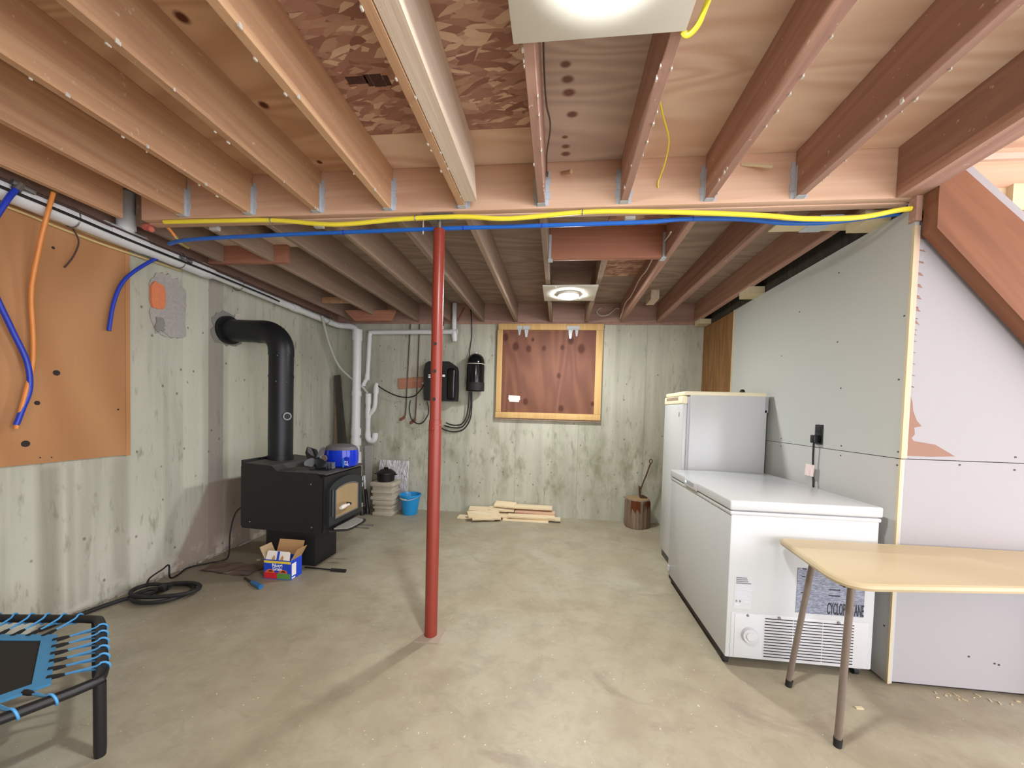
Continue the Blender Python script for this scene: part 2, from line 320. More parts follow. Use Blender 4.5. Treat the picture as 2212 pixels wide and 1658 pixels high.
plain('ink', srgb(96, 66, 60), .9, 0, .6, 60); plain('foam_red', srgb(206, 110, 100), .8); plain('concrete_chip', srgb(150, 148, 142), .95, 0, .3, 20)
def mat_foil():
    t = NT('foil', .42, .35); n = t.noise(t.coord((14, 14, 4)), 1.4, 4, .6, 1.5); c = t.ramp(n, [(.3, srgb(176, 170, 176)), (.6, srgb(240, 236, 242))]); MAT['foil'] = t.out(c, n, 1.0, .03)
def mat_led():
    t = NT('led', .5); t.b.inputs['Emission Color'].default_value = (.99, 1, .985, 1); t.b.inputs['Emission Strength'].default_value = LED_STRENGTH; MAT['led'] = t.out((1, 1, 1, 1))
def mat_led_green():
    t = NT('led_green', .4); t.b.inputs['Emission Color'].default_value = (.2, 1, .8, 1); t.b.inputs['Emission Strength'].default_value = 2; MAT['led_green'] = t.out((.3, .9, .8, 1))
def mat_sheet():
    t = NT('info_sheet', .4); v = t.coord((60, 1, 260)); n = t.noise(v, 1.0, 3, .7)
    c = t.ramp(n, [(.42, srgb(112, 118, 138)), (.56, srgb(150, 156, 172)), (.7, srgb(170, 176, 190))]); MAT['info_sheet'] = t.out(c)
def mat_tag():
    t = NT('tag_paper', .6); x, y, z = t.sep(t.coord()); wv = t.math('SINE', t.math('MULTIPLY', y, 700)); MAT['tag_paper'] = t.out(t.mix(t.ramp(wv, [(.6, (0,)*3), (.8, (.8,)*3)]), srgb(240, 234, 230), srgb(214, 120, 110)))
mat_foil(); mat_led(); mat_led_green(); mat_sheet(); mat_tag()

# ================================================================== the setting
W0 = (0, 0, 0)
struct(MB().box((-3.4, -2.6, -.12), (4.4, 5.15, 0)).build('floor', 'floor', origin=W0))
wl = struct(MB().box((-3.38, -2.6, 0), (-3.08, 5.15, 2.535)).build('wall_left', 'wall_left', origin=W0))
wb = struct(MB().box((-3.08, 4.88, 0), (4.4, 5.15, 2.535)).build('wall_back', 'wall_back', origin=W0))
struct(MB().box((-3.38, -2.8, 0), (.4, -2.6, 2.86)).build('wall_rear_unseen', 'wall_back', origin=W0))  # unseen wall added to limit daylight from behind, right part left open
# --- left wall: mortar patch with a bare brick, cement collar round the flue
def blob(cy, cz, ry, rz, n, jit, x0, x1, seed):
    r = random.Random(seed); pts = []
    for i in range(n):
        a = 2*PI*i/n; k = 1+jit*(r.random()-.5); c, s_ = math.cos(a), math.sin(a)
        p = 4; d = (abs(c)**p+abs(s_)**p)**(-1/p); pts.append((cy+ry*d*c*k, cz+rz*d*s_*k))
    return MB().prism(pts, 0, x0, x1)
blob(2.625, 2.145, .135, .235, 40, .16, -3.085, -3.070, 3).build('mortar_patch', 'mortar', wl)
blob(2.55, 1.98, .03, .05, 14, .5, -3.072, -3.060, 5).build('mortar_crumb', 'concrete_chip', wl)
blob(2.66, 1.95, .08, .04, 16, .5, -3.072, -3.062, 6).build('mortar_crumb', 'mortar', wl)
blob(2.535, 2.195, .05, .10, 20, .12, -3.075, -3.055, 8).build('brick', 'orange_brick', wl)
blob(3.15, 2.075, .155, .155, 30, .22, -3.085, -3.072, 11).build('cement_collar', 'concrete_chip', wl)
blob(3.27, 2.22, .05, .035, 12, .4, -3.083, -3.070, 12).build('cement_smear', 'dust', wl)
# --- right wall: board panels of its own
wr = struct(MB().box((1.80, 2.14, 0), (1.88, 4.88, 2.49)).build('wall_right', 'gap_dark', origin=W0))
box('drywall_panel', (1.78, 2.112, .012), (1.80, 4.06, 1.203), 'drywall_low', wr)
box('drywall_panel', (1.78, 2.112, 1.207), (1.80, 4.05, 2.50), 'drywall', wr)
box('wood_panel', (1.785, 4.062, .01), (1.80, 4.879, 2.50), 'osb_wall', wr)
box('panel_edge', (1.772, 4.047, 1.0), (1.80, 4.062, 2.50), 'cream_wood', wr)
scr = MB()
for y, z in ((2.13, 1.24), (2.13, 1.17), (2.52, 1.235), (2.52, 1.175), (3.15, 1.235), (3.15, 1.175), (2.15, 1.62), (2.14, 1.95), (2.6, 1.9), (2.62, 2.35), (2.55, 1.6), (2.15, .3), (2.13, .62), (3.2, 1.9), (3.0, 2.2)):
    scr.box((1.778, y-.004, z-.004), (1.781, y+.004, z+.004))
o = scr.build('screw_heads', 'screw', wr); o['kind'] = 'stuff'
# --- wall facing the room under the stair
ws = struct(MB().box((1.80, 2.14, 0), (4.2, 2.20, 2.44)).build('wall_stair', 'gap_dark', origin=W0))
box('drywall_panel', (1.785, 2.118, .02), (4.2, 2.14, 1.203), 'drywall_front', ws)
box('drywall_panel', (1.806, 2.118, 1.207), (4.2, 2.14, 2.44), 'drywall_front', ws)
box('corner_strip', (1.776, 2.106, 1.207), (1.790, 2.120, 2.40), 'cream_wood', ws)
box('stud_edge', (1.790, 2.110, 1.207), (1.807, 2.122, 2.40), 'pink_wood', ws)
box('corner_bead', (1.776, 2.108, .012), (1.786, 2.120, 1.203), 'cream_wood', ws)

# torn face paper along the edge of the upper sheet
pts = [(1.806, 2.36)]; z = 2.36; r = random.Random(4)
while z > 1.60:
    a = .012+.012*(z-1.6)/.7
    pts += [(1.808, z), (1.812+a*.5, z-.012), (1.815+a, z-.03), (1.811+a*.4, z-.026), (1.808, z-.022)]; z -= .058+.012*r.random()
pts += [(1.81, 1.54), (1.822, 1.50), (1.828, 1.455), (1.848, 1.405), (1.872, 1.378), (1.838, 1.37), (1.842, 1.335), (1.828, 1.315), (1.838, 1.30), (1.94, 1.285), (2.035, 1.228), (1.92, 1.222), (1.806, 1.222)]
MB().prism(pts, 1, 2.116, 2.119).build('torn_paper', 'torn', ws)
for k in range(13):
    zz = 2.33-.058*k; MB().prism([(1.809, zz-.02), (1.826, zz-.028), (1.832, zz-.04), (1.822, zz-.054), (1.809, zz-.05)], 1, 2.112, 2.117).build('paper_curl', 'drywall_front', ws)
scr = MB()
for x, z in ((2.31, 1.235), (2.31, 1.17), (2.06, 1.185), (2.16, .19), (2.28, .165), (2.30, .16), (2.25, .75), (2.32, 1.8)):
    scr.box((x-.004, 2.116, z-.004), (x+.004, 2.119, z+.004))
o = scr.build('screw_heads', 'screw', ws); o['kind'] = 'stuff'

# --- ceiling: subfloor sheets, joists, beam
ce = struct(MB().box((-3.38, -2.6, 2.825), (4.4, 5.15, 2.86)).build('ceiling', 'gap_dark', origin=W0))
def sheet(x0, x1, y0, y1, mt): return box('subfloor_sheet', (x0, y0, 2.80), (x1, y1, 2.8255), mt, ce)
sheet(-3.38, -1.032, -2.6, 2.20, 'ply_ceiling_left')
sheet(-1.028, -.135, -2.6, 1.855, 'osb'); sheet(-1.028, -.135, 1.858, 2.20, 'ply_ceiling')
sheet(-.131, .318, -2.6, 2.20, 'ply_mid'); sheet(.322, 4.4, -2.6, 2.20, 'ply_ceiling')
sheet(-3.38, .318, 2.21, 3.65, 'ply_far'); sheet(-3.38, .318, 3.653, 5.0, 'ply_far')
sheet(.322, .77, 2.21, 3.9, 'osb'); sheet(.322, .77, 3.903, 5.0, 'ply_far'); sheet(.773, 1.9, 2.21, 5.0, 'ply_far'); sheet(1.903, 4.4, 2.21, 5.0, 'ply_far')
JB, JT = 2.557, 2.80
def joist_mesh(name, y0, y1, wdt=.040):
    b = MB().box((-wdt/2, y0, JB), (wdt/2, y1, JT), .003, 1); o = b.build(name, 'joist', origin=W0); return o
def hanger_mesh(side):
    b = MB()
    for sx in (-1, 1):
        b.box((sx*.0215-.0012, 2.10, JB), (sx*.0215+.0012, 2.119, 2.72))
        for k in range(5):
            zz = JB+k*.038; b.box((sx*.0215, 2.1165, zz), (sx*(.0215+.020+.006*(k % 2)), 2.1195, zz+.037))
    b.box((-.0225, 2.085, JB-.003), (.0225, 2.1195, JB-.001))
    return b.build('joist_hanger', 'galv', origin=W0)
GRID = [-2.825, -2.375, -1.925, -1.478, -1.03, -.585, -.13, .322, .768, 1.222]
near = joist_mesh('joist', -2.6, 2.118); hang = hanger_mesh(0); near.parent = ce; near.location.x = GRID[0]; hang.parent = None
near.data.materials[0] = MAT['joist']
dark_near = near.data.copy(); dark_near.materials[0] = MAT['joist_dark']
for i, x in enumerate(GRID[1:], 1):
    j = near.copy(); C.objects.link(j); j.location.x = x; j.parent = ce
    if i >= 6: j.data = dark_near  # right-hand joists: shade on their visible sides put into the darker colour
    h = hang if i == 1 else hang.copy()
    if i > 1: C.objects.link(h)
    h.parent = j
# pale new board nailed beside one joist
nb = MB().prism([(1.93, 2.80), (-1.2, 2.80), (-1.2, 2.557), (2.05, 2.557)], 0, -.561, -.487).build('sister_board', 'lumber_white', ce)
# doubled joist beside the stair
box('joist', (1.690, -2.6, 2.60), (1.735, 2.118, JT), 'joist_dark', ce); box('joist', (1.735, -2.6, 2.545), (1.80, 2.118, JT), 'joist_dark', ce); box('joist_ledger', (1.690, -2.6, 2.545), (1.735, 2.118, 2.60), 'joist_dark', ce)
box('stud_end', (1.772, 2.10, 2.42), (1.80, 2.14, 2.545), 'joist_dark', ce)
# main beam: two plies, going on past the stair
bm1 = box('beam', (-2.68, 2.12, 2.545), (1.80, 2.165, JT), 'beam', ce, .004); box('beam', (-2.68, 2.165, 2.540), (1.80, 2.215, JT), 'beam', ce, .004)
box('beam', (1.80, 2.16, 2.60), (4.2, 2.215, JT), 'beam', ce); box('header_board', (1.86, 2.15, 2.445), (4.2, 2.20, 2.595), 'pine_x', ce); box('header_board', (1.90, 2.140, 2.735), (4.2, 2.162, 2.765), 'pink_wood', ce)
box('header_block', (2.222, 2.12, 2.47), (2.42, 2.15, 2.60), 'pine_x', ce)
# far joists, greyed: the dimmer light beyond the beam is in the colour
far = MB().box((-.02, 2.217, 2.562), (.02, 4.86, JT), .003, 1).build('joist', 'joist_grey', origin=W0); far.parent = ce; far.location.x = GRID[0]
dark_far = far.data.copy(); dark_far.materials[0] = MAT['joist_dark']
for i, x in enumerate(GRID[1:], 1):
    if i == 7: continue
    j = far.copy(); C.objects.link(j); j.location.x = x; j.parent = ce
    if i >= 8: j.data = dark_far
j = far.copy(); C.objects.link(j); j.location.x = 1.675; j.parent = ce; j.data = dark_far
box('joist', (.302, 2.90, 2.562), (.342, 4.86, JT), 'joist_grey', ce)
hd = box('header', (-.108, 2.855, 2.562), (.746, 2.90, JT), 'block_red', ce, .003)
for x0 in (-.109, .729):
    b = MB().box((x0, 2.847, 2.562), (x0+.018, 2.854, 2.74)).box((x0-.005, 2.85, 2.556), (x0+.03, 2.91, 2.562)); b.build('joist_hanger', 'galv', hd)
box('rim_board', (-3.08, 4.862, 2.562), (4.2, 4.90, JT), 'rim', ce); box('sill_plate', (-3.08, 4.872, 2.535), (1.80, 5.10, 2.562), 'joist_dark', ce)
box('rim_board', (-3.12, -2.6, 2.562), (-3.07, 4.86, JT), 'joist_dark', ce); box('sill_plate', (-3.30, -2.6, 2.535), (-3.075, 4.872, 2.562), 'joist_dark', ce)
box('rim_board', (1.785, 2.217, 2.505), (1.83, 4.86, JT), 'plank_dark', ce)  # near-black colour paints the deep shadow on this rim joist
# short blocking pieces between the joists
b1 = box('blocking', (-2.95, 2.83, 2.556), (-2.24, 2.87, 2.700), 'block_red', ce, .003); box('blocking_plate', (-2.80, 2.70, 2.700), (-2.10, 2.88, 2.708), 'lumber_white', b1)
MB().prism([(-2.62, 2.49), (-2.14, 2.486), (-2.08, 2.62), (-2.76, 2.62)], 1, 4.49, 4.53).build('blocking', 'block_red', ce)
box('blocking', (-2.80, 4.1, 2.60), (-2.40, 4.14, 2.665), 'joist', ce, .003)
st1 = box('strap', (1.26, 2.30, 2.549), (1.70, 2.47, 2.5565), 'cream_wood', ce); box('strap_plate', (1.44, 2.28, 2.546), (1.56, 2.478, 2.5495), 'galv', st1)
box('strap', (1.655, 3.51, 2.50), (1.79, 3.69, 2.5615), 'cream_wood', ce); box('strap', (1.655, 4.66, 2.505), (1.79, 4.83, 2.5615), 'cream_wood', ce); box('strap', (1.655, 2.26, 2.50), (1.79, 2.40, 2.5615), 'cream_wood', ce)
box('junction_block', (1.00, 4.33, 2.70), (1.09, 4.58, 2.80), 'lumber_white', ce)
# chips of bark and dust hanging at the joist edges
r = random.Random(12); b = MB()
for x in GRID[2:]:
    for k in range(16):
        y = r.uniform(.5, 2.1); sx = r.choice((-1, 1)); s_ = r.uniform(.003, .008)
        b.box((x+sx*.0195-s_*.4, y, 2.553-s_*.3), (x+sx*.0195+s_*.4, y+s_*1.6, 2.560+s_))
o = b.build('splinters', 'dust', ce); o['kind'] = 'stuff'
MB().prism([(1.40, 2.60), (1.78, 2.585), (1.80, 2.60), (1.72, 2.64), (1.45, 2.665)], 0, 1.243, 1.256).build('bark_edge', 'bark', ce)
for k, (x, y, dx, dy) in enumerate(((-.905, 1.545, .045, .018), (-.855, 1.550, .012, .028), (-.815, 1.553, .026, .030), (-.775, 1.556, .012, .024))): box('ink_stamp', (x-dx, y-dy, 2.7988), (x+dx, y+dy, 2.7999), 'ink', ce)
# wood peg, and splinter on the big beam
tube('dowel', [(.93, 2.118, 2.745), (1.06, 2.06, 2.69)], .008, 'cream_wood', ce); tube('dowel', [(-.02, 2.118, 2.735), (.03, 2.02, 2.68)], .010, 'joist', ce)

# ================================================================== ceiling lights
def light(x, y, hx, y0, y1, label):
    t = thing('ceiling_light', label, 'light', (x, y, 2.50), 'LED discs on white boards')
    box('mounting_board', (hx[0], y0, 2.540), (hx[1], y1, 2.5555), 'fixture_board', t, .002)
    MB().lathe([(.102, 2.5395), (.105, 2.532), (.100, 2.521), (.090, 2.518)], (x, y, 0), 40).build('trim_ring', 'led_white', t)
    MB().lathe([(.088, 2.519), (.084, 2.511), (.060, 2.504), (.02, 2.501)], (x, y, 0), 40).build('diffuser', 'led', t)
light(.08, .935, (-.175, .342), .74, 1.175, 'white LED disc on the wide pale board beside the yellow cable loop')
light(.063, 3.64, (-.178, .326), 3.415, 3.86, 'white LED disc on a pale board between the grey joists beyond the beam')

# ================================================================== support post
t = thing('support_post', 'red steel jack post with screw top standing under the beam', 'post', (-.738, 2.168, 0))
MB().lathe([(.0385, .008), (.0385, 1.30), (.0375, 1.301), (.0375, 1.33), (.034, 1.331), (.034, 2.462)], (-.738, 2.168, 0), 28).build('tube', 'post_red', t)
MB().lathe([(.013, 2.46), (.013, 2.535)], (-.738, 2.168, 0), 14).build('jack_screw', 'steel', t)
box('base_plate', (-.81, 2.09, 0), (-.666, 2.245, .008), 'plate_grey', t); box('top_plate', (-.83, 2.125, 2.533), (-.645, 2.213, 2.5395), 'steel', t)
for z in (1.782, 1.62, 1.454): MB().tube([(-.7375, 2.1335, z), (-.7375, 2.150, z)], .0105, 14).build('pin_hole', 'gap_dark', t)
MB().tube([(-.7375, 2.124, 1.277), (-.7375, 2.14, 1.277)], .009, 12).build('pin', 'post_red', t)

# ================================================================== pipes and cables under the beam
def pipe_thing(name, label, cat, pts, r, mat, smooth=8, seg=12, group=None):
    return tag(tube(name, pts, r, mat, None, smooth, seg), label, cat, group)
t = thing('yellow_gas_pipe', 'yellow plastic pipe clipped along the underside of the beam', 'pipe', (-.4, 2.13, 2.45))
tube('pipe', [(-2.52, 2.125, 2.531), (-2.1, 2.125, 2.528), (-1.756, 2.13, 2.524), (-1.37, 2.13, 2.490), (-.954, 2.13, 2.512), (-.588, 2.13, 2.516), (-.315, 2.13, 2.498), (.106, 2.13, 2.523), (.4, 2.13, 2.518), (.708, 2.13, 2.503), (1.043, 2.13, 2.480), (1.276, 2.13, 2.456), (1.524, 2.13, 2.456), (1.70, 2.125, 2.484), (1.768, 2.125, 2.492)], .0125, 'yellow_pipe', t, 8)
for x, z in ((-1.79, 2.524), (.10, 2.523), (-.87, 2.514)):
    MB().tube([(x, 2.13+.0155*math.sin(a), z+.0155*math.cos(a)) for a in [k*.5 for k in range(13)]], .003, 6).tube([(x, 2.13, z+.014), (x, 2.145, 2.5405)], .003, 6).build('pipe_clip', 'steel', t)
t = thing('blue_water_pipe', 'blue plastic pipe hung along the beam just below the yellow pipe', 'pipe', (-.4, 2.2, 2.44))
tube('pipe', [(-2.62, 2.24, 2.448), (-2.42, 2.205, 2.456), (-1.868, 2.20, 2.469), (-1.369, 2.2, 2.477), (-.603, 2.2, 2.486), (.084, 2.2, 2.490), (.476, 2.2, 2.495), (.678, 2.2, 2.505), (.975, 2.2, 2.497), (1.217, 2.2, 2.470), (1.45, 2.2, 2.470), (1.68, 2.2, 2.497), (1.772, 2.2, 2.505)], .0115, 'blue_pipe', t, 8)
for x, z in ((-1.36, 2.477), (-.60, 2.486), (-.13, 2.489), (.72, 2.507)):
    MB().tube([(x-.004, 2.2, z), (x+.004, 2.2, z)], .0135, 10).build('cable_tie', 'blue_hose', t)
MB().tube([(-.85, 2.2, 2.455), (-.85, 2.2, 2.5395)], .004, 6).build('hanger_strap', 'cable_white', t)
for x in (-2.28, -1.55, .38):
    MB().box((x-.03, 2.222, 2.525), (x+.03, 2.25, 2.553), .004).build('clamp', 'white_plastic', t)

# ================================================================== drains along the left wall
t = thing('drain_pipe', 'white plastic drain running along the left wall top and down the far corner', 'pipe', (-2.98, 3.0, .6))
tube('main_pipe', [(-2.975, -2.0, 2.50), (-2.975, 2.82, 2.495)], .056, 'pvc', t, 0, 22)
tube('reducer', [(-2.975, 2.80, 2.495), (-2.975, 2.86, 2.495), (-2.975, 2.90, 2.495)], [.060, .058, .040], 'pvc', t, 0, 22)
tube('branch_pipe', [(-2.975, 2.88, 2.495), (-2.985, 3.5, 2.487), (-2.99, 4.1, 2.484), (-2.985, 4.62, 2.478), (-2.93, 4.70, 2.472), (-2.80, 4.715, 2.462), (-2.725, 4.72, 2.42), (-2.706, 4.72, 2.34)], .037, 'pvc', t, 6, 18)
tube('coupling', [(-2.985, 3.86, 2.485), (-2.985, 3.95, 2.485)], .044, 'pvc', t, 0, 18)
tube('down_pipe', [(-2.705, 4.72, 2.40), (-2.712, 4.72, .80)], .055, 'pvc', t, 0, 22)
for z0, z1, rr in ((2.28, 2.42, .064), (1.535, 1.60, .064), (1.01, 1.10, .065), (.87, .97, .067)): tube('coupling', [(-2.706, 4.72, z0), (-2.706, 4.72, z1)], rr, 'pvc', t, 0, 22)
tube('bend', [(-2.712, 4.72, .95), (-2.714, 4.72, .80), (-2.735, 4.72, .68), (-2.80, 4.72, .58)], .056, 'pvc', t, 5, 20)
tube('foot_pipe', [(-2.70, 4.73, .78), (-2.69, 4.73, .55), (-2.69, 4.73, .30)], .06, 'pvc', t, 0, 20)
tube('riser_pipe', [(-2.955, 2.25, 2.80), (-2.96, 2.25, 2.51)], .042, 'pvc', t, 0, 18)
tube('coupling', [(-2.958, 2.25, 2.56), (-2.957, 2.25, 2.66)], .050, 'pvc', t, 0, 18)
tube('tee', [(-2.975, 2.14, 2.50), (-2.975, 2.36, 2.498)], .062, 'pvc', t, 0, 22)
for y in (1.98, 2.62, 3.15, 4.45):
    MB().tube([(-2.977+.06*math.cos(a), y, 2.495+.06*math.sin(a)) for a in [2*PI*k/20 for k in range(20)]], .004, 5, 0, True).build('pipe_strap', 'steel', t)
t = thing('waste_trap', 'white plastic waste pipe with branch and trap loop on the back wall', 'pipe', (-2.58, 4.80, .93))
tube('top_pipe', [(-2.58, 4.80, 2.36), (-2.565, 4.80, 2.39), (-2.53, 4.80, 2.405), (-2.0, 4.80, 2.412), (-1.45, 4.80, 2.418)], .030, 'pvc', t, 5, 16)
tube('upper_pipe', [(-2.575, 4.80, 2.37), (-2.60, 4.80, 1.80), (-2.655, 4.80, 1.70), (-2.65, 4.80, 1.67)], .028, 'pvc', t, 0, 16)
tube('coupling', [(-2.60, 4.80, 1.84), (-2.606, 4.80, 1.76)], .034, 'pvc', t, 0, 16)
tube('lower_pipe', [(-2.582, 4.80, 1.575), (-2.582, 4.80, .99)], .033, 'pvc', t, 0, 18)
for z0, z1 in ((1.43, 1.575), (1.24, 1.38), (.985, 1.05)): tube('coupling', [(-2.582, 4.80, z0), (-2.582, 4.80, z1)], .039, 'pvc', t, 0, 18)
tube('trap_bend', [(-2.582, 4.80, 1.02), (-2.580, 4.80, .975), (-2.555, 4.81, .935), (-2.515, 4.82, .935), (-2.495, 4.83, .975), (-2.50, 4.84, 1.03)], .040, 'pvc', t, 5, 18)
tube('side_branch', [(-2.575, 4.80, 1.27), (-2.51, 4.80, 1.35), (-2.485, 4.80, 1.42), (-2.475, 4.80, 1.60)], .028, 'pvc', t, 4, 16)
tube('standpipe', [(-2.475, 4.80, 1.58), (-2.472, 4.80, 1.66), (-2.470, 4.80, 1.72)], [.036, .036, .020], 'pvc', t, 0, 16)
tube('vent_pipe', [(-1.405, 4.80, 2.79), (-1.405, 4.80, 2.42)], .030, 'pvc', t, 0, 16)
tube('tee', [(-1.45, 4.80, 2.418), (-1.36, 4.80, 2.418)], .036, 'pvc', t, 0, 16); tube('clean_out', [(-1.40, 4.80, 2.43), (-1.395, 4.80, 2.33), (-1.395, 4.80, 2.29)], [.037, .037, .026], 'pvc', t, 0, 16)
tube('hanger_strap', [(-1.55, 4.795, 2.40), (-1.55, 4.795, 2.55)], .010, 'cable_black', t); MB().sphere((-1.55, 4.78, 2.47), .016, (1, .6, 1.6)).build('strap_tag', 'white_plastic', t)
pipe_thing('drain_hose', 'thin grey hose curving from the ceiling pipe to the waste trap', 'hose', [(-2.93, 4.30, 2.50), (-2.96, 4.42, 2.34), (-2.97, 4.52, 2.18), (-2.93, 4.65, 1.94), (-2.80, 4.70, 1.79), (-2.655, 4.74, 1.675), (-2.59, 4.79, 1.58)], .016, 'hose_grey')

# cables strapped to the drain
for k, (dx, dz, y0, y1, mt, lb) in enumerate(((.055, .028, -1.5, 4.5, 'cable_brown', 'dark brown cable strapped on top of the white drain by the joists'), (.062, -.018, -1.5, 3.6, 'cable_black', 'black cable strapped along the face of the white drain'))):
    pipe_thing('strapped_cable', lb, 'cable', [(-2.975+dx, y0, 2.50+dz), (-2.975+dx, 1.5, 2.50+dz+.004), (-2.975+dx, 2.2, 2.498+dz-.004), (-2.975+dx, 2.8, 2.494+dz), (-2.975+dx-.01, 3.4, 2.488+dz+.003), (-2.975+dx-.016, y1, 2.486+dz)], .0085, mt, 5, 8)
for k, (z0, lb) in enumerate(((2.452, 'cream electric cable sagging highest below the white drain'), (2.420, 'cream electric cable sagging lowest below the white drain'))):
    pipe_thing('house_wire', lb, 'cable', [(-3.055, -1.5, z0-.03), (-3.052, 1.2, z0-.005), (-3.05, 1.74, z0+.02), (-3.05, 1.95, z0+.012), (-3.05, 2.2, z0+.008), (-3.05, 2.45, z0+.02), (-3.06, 2.7, z0+.03)], .008, 'cable_cream', 5, 8)
tube('loose_end', [(-3.03, 2.02, 2.45), (-3.02, 2.04, 2.38), (-3.03, 2.02, 2.28), (-3.05, 1.99, 2.20)], .004, 'cable_brown', None, 5, 6); tag(bpy.data.objects['loose_end'], 'short brown wire end hanging over the plywood panel', 'wire'); bpy.data.objects['loose_end'].name = 'wire_end'

# hoses hanging at the left wall
def hose(name, label, pts, r, mat, fit):
    t = thing(name, label, 'hose', pts[-1]); tube('hose', pts, r, mat, t, 8, 12)
    a, b_ = Vector(pts[0]), Vector(pts[1]); d = (a-b_).normalized()
    tube('fitting', [a-d*.01, a+d*.035], r*1.5, fit, t, 0, 10); tube('valve', [a+d*.03+Vector((0, -.03, 0)), a+d*.03+Vector((0, .055, -.01))], r*1.15, fit, t, 0, 10)
    return t
hose('blue_hose', 'blue water hose looping down the plywood panel from a dark valve', [(-2.90, 1.705, 2.505), (-2.90, 1.66, 2.40), (-2.93, 1.62, 2.22), (-2.99, 1.66, 2.0), (-3.01, 1.74, 1.78), (-3.01, 1.80, 1.60), (-3.01, 1.81, 1.45), (-3.01, 1.78, 1.33), (-3.01, 1.755, 1.24)], .0125, 'blue_hose', 'steel')
hose('orange_hose', 'orange water hose hanging straight down the plywood panel from a brass valve', [(-2.90, 1.85, 2.575), (-2.91, 1.83, 2.44), (-2.96, 1.825, 2.25), (-3.01, 1.822, 2.0), (-3.015, 1.83, 1.75), (-3.015, 1.825, 1.58), (-3.01, 1.79, 1.40), (-3.01, 1.755, 1.22)], .0105, 'orange_hose', 'brass')
hose('blue_hose', 'short blue hose bending off the drain toward the panel edge', [(-2.93, 2.58, 2.50), (-2.97, 2.50, 2.48), (-3.0, 2.38, 2.36), (-3.02, 2.28, 2.22), (-3.03, 2.23, 2.06), (-3.03, 2.20, 1.86)], .011, 'blue_hose', 'steel')
hose('orange_hose', 'short orange hose dropping from the joist end beside the yellow pipe', [(-2.60, 2.27, 2.50), (-2.62, 2.22, 2.56), (-2.655, 2.17, 2.63), (-2.68, 2.14, 2.70)], .010, 'orange_hose', 'brass')
tag(MB().sphere((-2.72, 2.19, 2.535), .028, (1.4, .8, .8)).sphere((-2.69, 2.185, 2.52), .02).build('foam_lump', 'foam_red'), 'lump of red foam at the left end of the yellow pipe', 'foam')

# ================================================================== plywood panel on the left wall
t = thing('plywood_panel', 'large orange plywood sheet with drilled holes covering part of the left wall', 'panel', (-3.07, .8, 1.005))
box('sheet', (-3.079, -.9, 1.005), (-3.06, 2.34, 2.47), 'ply_wall', t, .001)
box('edge_strip', (-3.079, 2.318, 1.0), (-3.056, 2.345, 2.47), 'plank_dark', t).data.materials[0] = MAT['ply_wall']
for y, z, rr in ((1.956, 1.551, .017), (1.87, 1.365, .013), (1.82, 1.128, .019), (2.273, 1.329, .006), (1.947, 2.302, .008), (1.88, 1.04, .004), (1.93, 1.035, .004)):
    MB().tube([(-3.062, y, z), (-3.0585, y, z)], rr, 14).build('hole', 'gap_dark', t)

# ================================================================== hatch on the back wall
t = thing('window_hatch', 'dark plywood hatch in a pale pine frame on the back wall', 'hatch', (-.15, 4.86, 1.30))
box('hatch_panel', (-.765, 4.835, 1.375), (.465, 4.86, 2.46), 'ply_hatch', t, .002)
box('frame_board', (-.83, 4.825, 1.30), (.54, 4.878, 1.378), 'frame_pine', t, .002); box('frame_board', (-.815, 4.825, 2.455), (.545, 4.878, 2.532), 'frame_pine', t, .002)
box('frame_board', (-.825, 4.823, 1.380), (-.755, 4.878, 2.453), 'frame_pine', t, .002); box('frame_board', (.455, 4.823, 1.380), (.54, 4.878, 2.453), 'frame_pine', t, .002)
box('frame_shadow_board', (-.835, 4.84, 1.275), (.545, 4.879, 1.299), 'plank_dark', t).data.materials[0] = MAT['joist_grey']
for x, z, s_ in ((-.535, 2.385, .75), (-.445, 2.36, 1.0), (.125, 2.345, 1.05), (.205, 2.375, .75)):
    h = MB().prism([(x-.012*s_, z), (x+.012*s_, z), (x+.028*s_, 2.462), (x-.028*s_, 2.462)], 1, 4.822, 4.834)
    h.box((x-.045*s_, 4.818, 2.462), (x+.045*s_, 4.8245, 2.505)).tube([(x-.045*s_, 4.818, 2.462), (x+.045*s_, 4.818, 2.462)], .008, 8).build('strap_hinge', 'white_enamel', t)
MB().prism([(-.655, 1.60), (-.505, 1.592), (-.503, 1.54), (-.518, 1.535), (-.515, 1.512), (-.645, 1.515), (-.65, 1.54), (-.66, 1.545)], 1, 4.831, 4.8345).build('paper_tag', 'paper_white', t)

# ================================================================== water treatment on the back wall
t = thing('filter_unit', 'matte black rectangular filter housing hung on the back wall behind the post', 'filter', (-1.56, 4.80, 1.49))
MB().prism([(-1.775, 1.50), (-1.345, 1.50), (-1.34, 1.62), (-1.345, 1.90), (-1.36, 1.955), (-1.40, 1.985), (-1.45, 2.02), (-1.72, 2.02), (-1.765, 1.99), (-1.785, 1.90), (-1.78, 1.62)], 1, 4.74, 4.875).build('housing', 'rubber', t)
MB().box((-1.46, 4.715, 1.52), (-1.352, 4.76, 1.93), .03, 3).build('side_cover', 'black_plastic', t)
box('label', (-1.72, 4.7375, 1.80), (-1.66, 4.7395, 1.845), 'text_white', t); text('label_text', 'PC', .035, 'text_black', t, (-1.718, 4.737, 1.81), (1, 0, 0), (0, 0, 1)); box('label', (-1.53, 4.7375, 1.815), (-1.495, 4.7395, 1.845), 'text_white', t)
tube('inlet', [(-1.82, 4.79, 1.73), (-1.78, 4.79, 1.73)], .013, 'white_plastic', t)
t = thing('pressure_tank', 'glossy black round-topped tank with a silver band on the back wall', 'tank', (-1.09, 4.76, 1.64))
